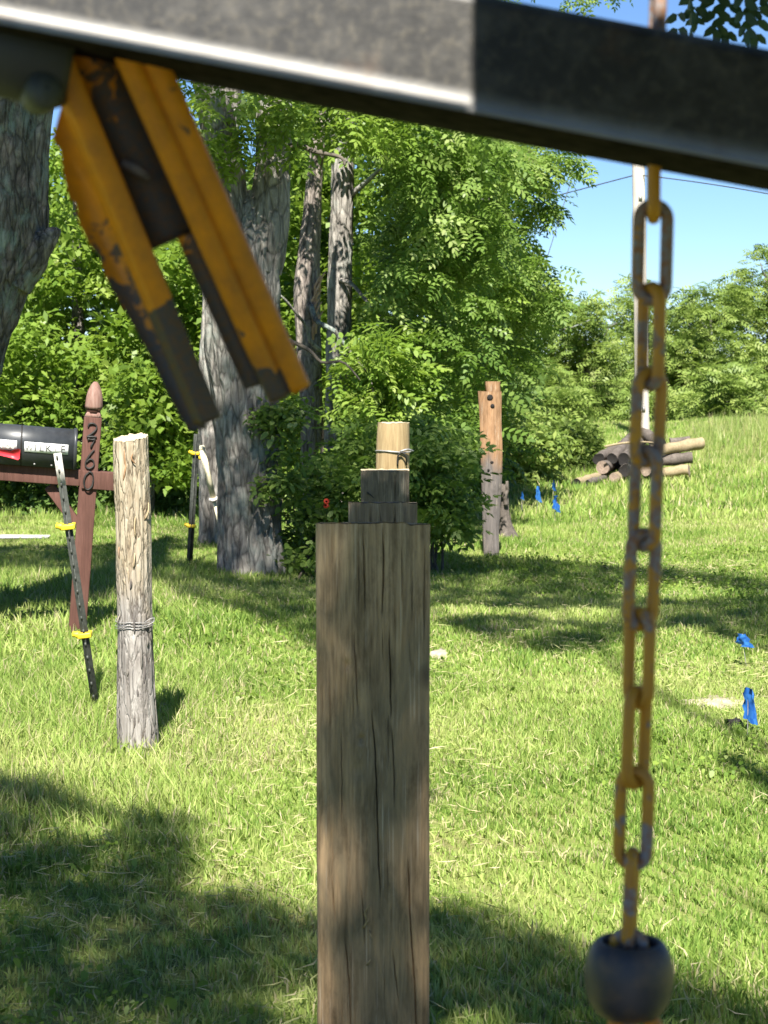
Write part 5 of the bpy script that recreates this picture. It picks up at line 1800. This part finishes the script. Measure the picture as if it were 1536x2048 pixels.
# chain
DC = 1.50
J = [(1318, -220), (1318, -62), (1313, 98), (1308, 262), (1307, 423), (1303, 588), (1300, 758), (1293, 912), (1288, 1080), (1280, 1238), (1276, 1395), (1270, 1555), (1265, 1718), (1258, 1878), (1256, 2030)]
ANG = [5, 92, 8, 84, 0, -62, 26, -48, 22, -52, 46, -14, 76, -10, 80]
chn = empty('hanging_chain', P(1308, 262, DC), 'yellow-painted worn steel chain hanging from above the beam', 'chain')
wr = 13.2 / FPX * DC
for i in range(len(J) - 1):
    A, B = P(*J[i], DC + (0.012 if i < 3 else 0)), P(*J[i + 1], DC + (0.012 if i < 2 else 0))
    ax_ = unit(A - B)
    th = math.radians(ANG[i])
    u_ = np.array([math.cos(th), math.sin(th), 0.0])
    u_ = unit(u_ - ax_ * np.dot(u_, ax_))
    c = (A + B) / 2
    half = np.linalg.norm(A - B) / 2 + wr * 0.95     # centreline half length
    rw = 28.0 / FPX * DC                              # centreline half width
    pts = []
    for a in np.linspace(0, math.pi, 12):
        pts.append(c + ax_ * (half - rw + rw * math.sin(a)) + u_ * (rw * math.cos(a)))
    for a in np.linspace(math.pi, 2 * math.pi, 12):
        pts.append(c - ax_ * (half - rw - rw * math.sin(a)) + u_ * (rw * math.cos(a)))
    v, f = tube_vf(pts, wr, 12, closed=True)
    base = [0.45, 0.6, 0.5, 0.35, 0.62, 0.4, 0.3, 0.36, 0.42, 0.36, 0.36, 0.4, 0.3, 0.36][i]
    wv = base + 0.09 + 0.14 * np.sin(np.arange(len(v)) * 0.01 + i)
    mesh_faces('link', v, f, M['chain_paint'], chn, True, {'wear_or_light': ('POINT', wv)})
# barrel-shaped weight
bw = empty('chain_weight', P(1258, 1955, DC), 'dark steel barrel-shaped weight at the chain end', 'weight')
R_ = 91 / FPX * DC
c = P(1258, 1952, DC)
axw = unit(P(1265, 1718, DC) - P(1256, 2000, DC))
pf = [(R_ * 0.5, -0.027), (R_ * 0.58, -0.031), (R_ * 0.75, -0.0275), (R_ * 0.93, -0.017), (R_, -0.003), (R_ * 0.98, 0.009), (R_ * 0.89, 0.02), (R_ * 0.76, 0.0265), (R_ * 0.68, 0.0275), (R_ * 0.63, 0.025), (R_ * 0.6, 0.012), (R_ * 0.55, -0.01), (R_ * 0.5, -0.027)]
pf = [tuple(q) for q in smooth_path(pf, 40)]
v, f = lathe_vf(pf, c, axw, 48)
mesh_faces('barrel', v, f, M['ball_steel'], bw, True)
for s, lab in ((-1, 0), (1, 1)):
    v, f = tube_vf(smooth_path([c - axw * 0.024 + np.array([s * 0.008, 0, 0]), c - axw * 0.04 + np.array([s * 0.016 + 0.006, -0.004, 0]), c - axw * 0.06 + np.array([s * 0.02 + 0.006, -0.002, 0]), c - axw * 0.085 + np.array([s * 0.012, 0, 0])], 12), 0.0062, 10)
    mesh_faces('hook_shank', v, f, M['yellow_paint'], bw, True, {'wear_or_light': ('POINT', [0.2] * len(v))})

# unseen plates and deck, added to keep the sun off fork, chain and beam
gp = empty('light_blocker', (0.85, 0.6, 0), 'unseen machine frame of plates and deck, added to block light', 'blocker')
tz = math.tan(SUN_EL)
xe = 0.0605 - 0.5 * math.tan(SUN_AZ - math.pi)
gy_ = 0.90


def plate_at(name, x0, x1, z0, z1, y, th=0.006):
    v, f = box_vf(((x0 + x1) / 2, y, (z0 + z1) / 2), ((x1 - x0) / 2, 0, 0), (0, th / 2, 0), (0, 0, (z1 - z0) / 2))
    return MB().add(v, f).build(name, M['dark_paint'], gp)


plate_at('sun_block_plate', xe, 0.80, 1.63, 2.42, gy_)
zb = P(0, 0, 1)[2]
# lower lip follows the slanting beam so that its face stays in the sun
zl = lambda x: (bm_c - b_up * (hh + 0.0015) + b_dir * (x / math.cos(bang)))[2] + (DB - gy_) * tz / math.cos(SUN_AZ - math.pi)
x0, x1 = -0.55, xe - 0.001
V = [(x0, gy_, 2.06), (x1, gy_, 2.06), (x1, gy_, zl(x1 + 0.0525)), (x0, gy_, zl(x0 + 0.0525)), (x0, gy_ + 0.006, 2.06), (x1, gy_ + 0.006, 2.06), (x1, gy_ + 0.006, zl(x1 + 0.0525)), (x0, gy_ + 0.006, zl(x0 + 0.0525))]
mesh_faces('sun_block_lip', V, [(0, 1, 2, 3), (7, 6, 5, 4), (0, 4, 5, 1), (1, 5, 6, 2), (2, 6, 7, 3), (3, 7, 4, 0)], M['dark_paint'], gp)
v, f = box_vf((0.0, -0.35, 0.56), (0.95, 0, 0), (0, 1.75, 0), (0, 0, 0.2))  # added out of view to stop light bouncing up from the ground
MB().add(v, f).build('light_block_deck', M['dark_paint'], gp, bevel=0.03)
for wx in (-0.8, 0.8):
    for wy in (-1.5, 0.8):
        v, f = lathe_vf([(0.001, -0.12), (0.3, -0.12), (0.34, -0.09), (0.34, 0.09), (0.3, 0.12), (0.001, 0.12)], (wx, wy, 0.34), (1, 0, 0), 28)
        mesh_faces('wheel', v, f, M['dark_paint'], gp, True)
v, f = box_vf((0.85, 0.6, 1.4), (0.04, 0, 0), (0, 0.04, 0), (0, 0, 1.4))  # column added only to carry the shading plates
MB().add(v, f).build('upright', M['dark_paint'], gp, bevel=0.005)
v, f = box_vf((0.83, 0.76, 2.2), (0.03, 0, 0), (0, 0.17, 0), (0, 0, 0.03))
MB().add(v, f).build('bracket', M['dark_paint'], gp, bevel=0.004)

print('TRIS', sum(len(m.loops) - 2 * len(m.polygons) for m in bpy.data.meshes))
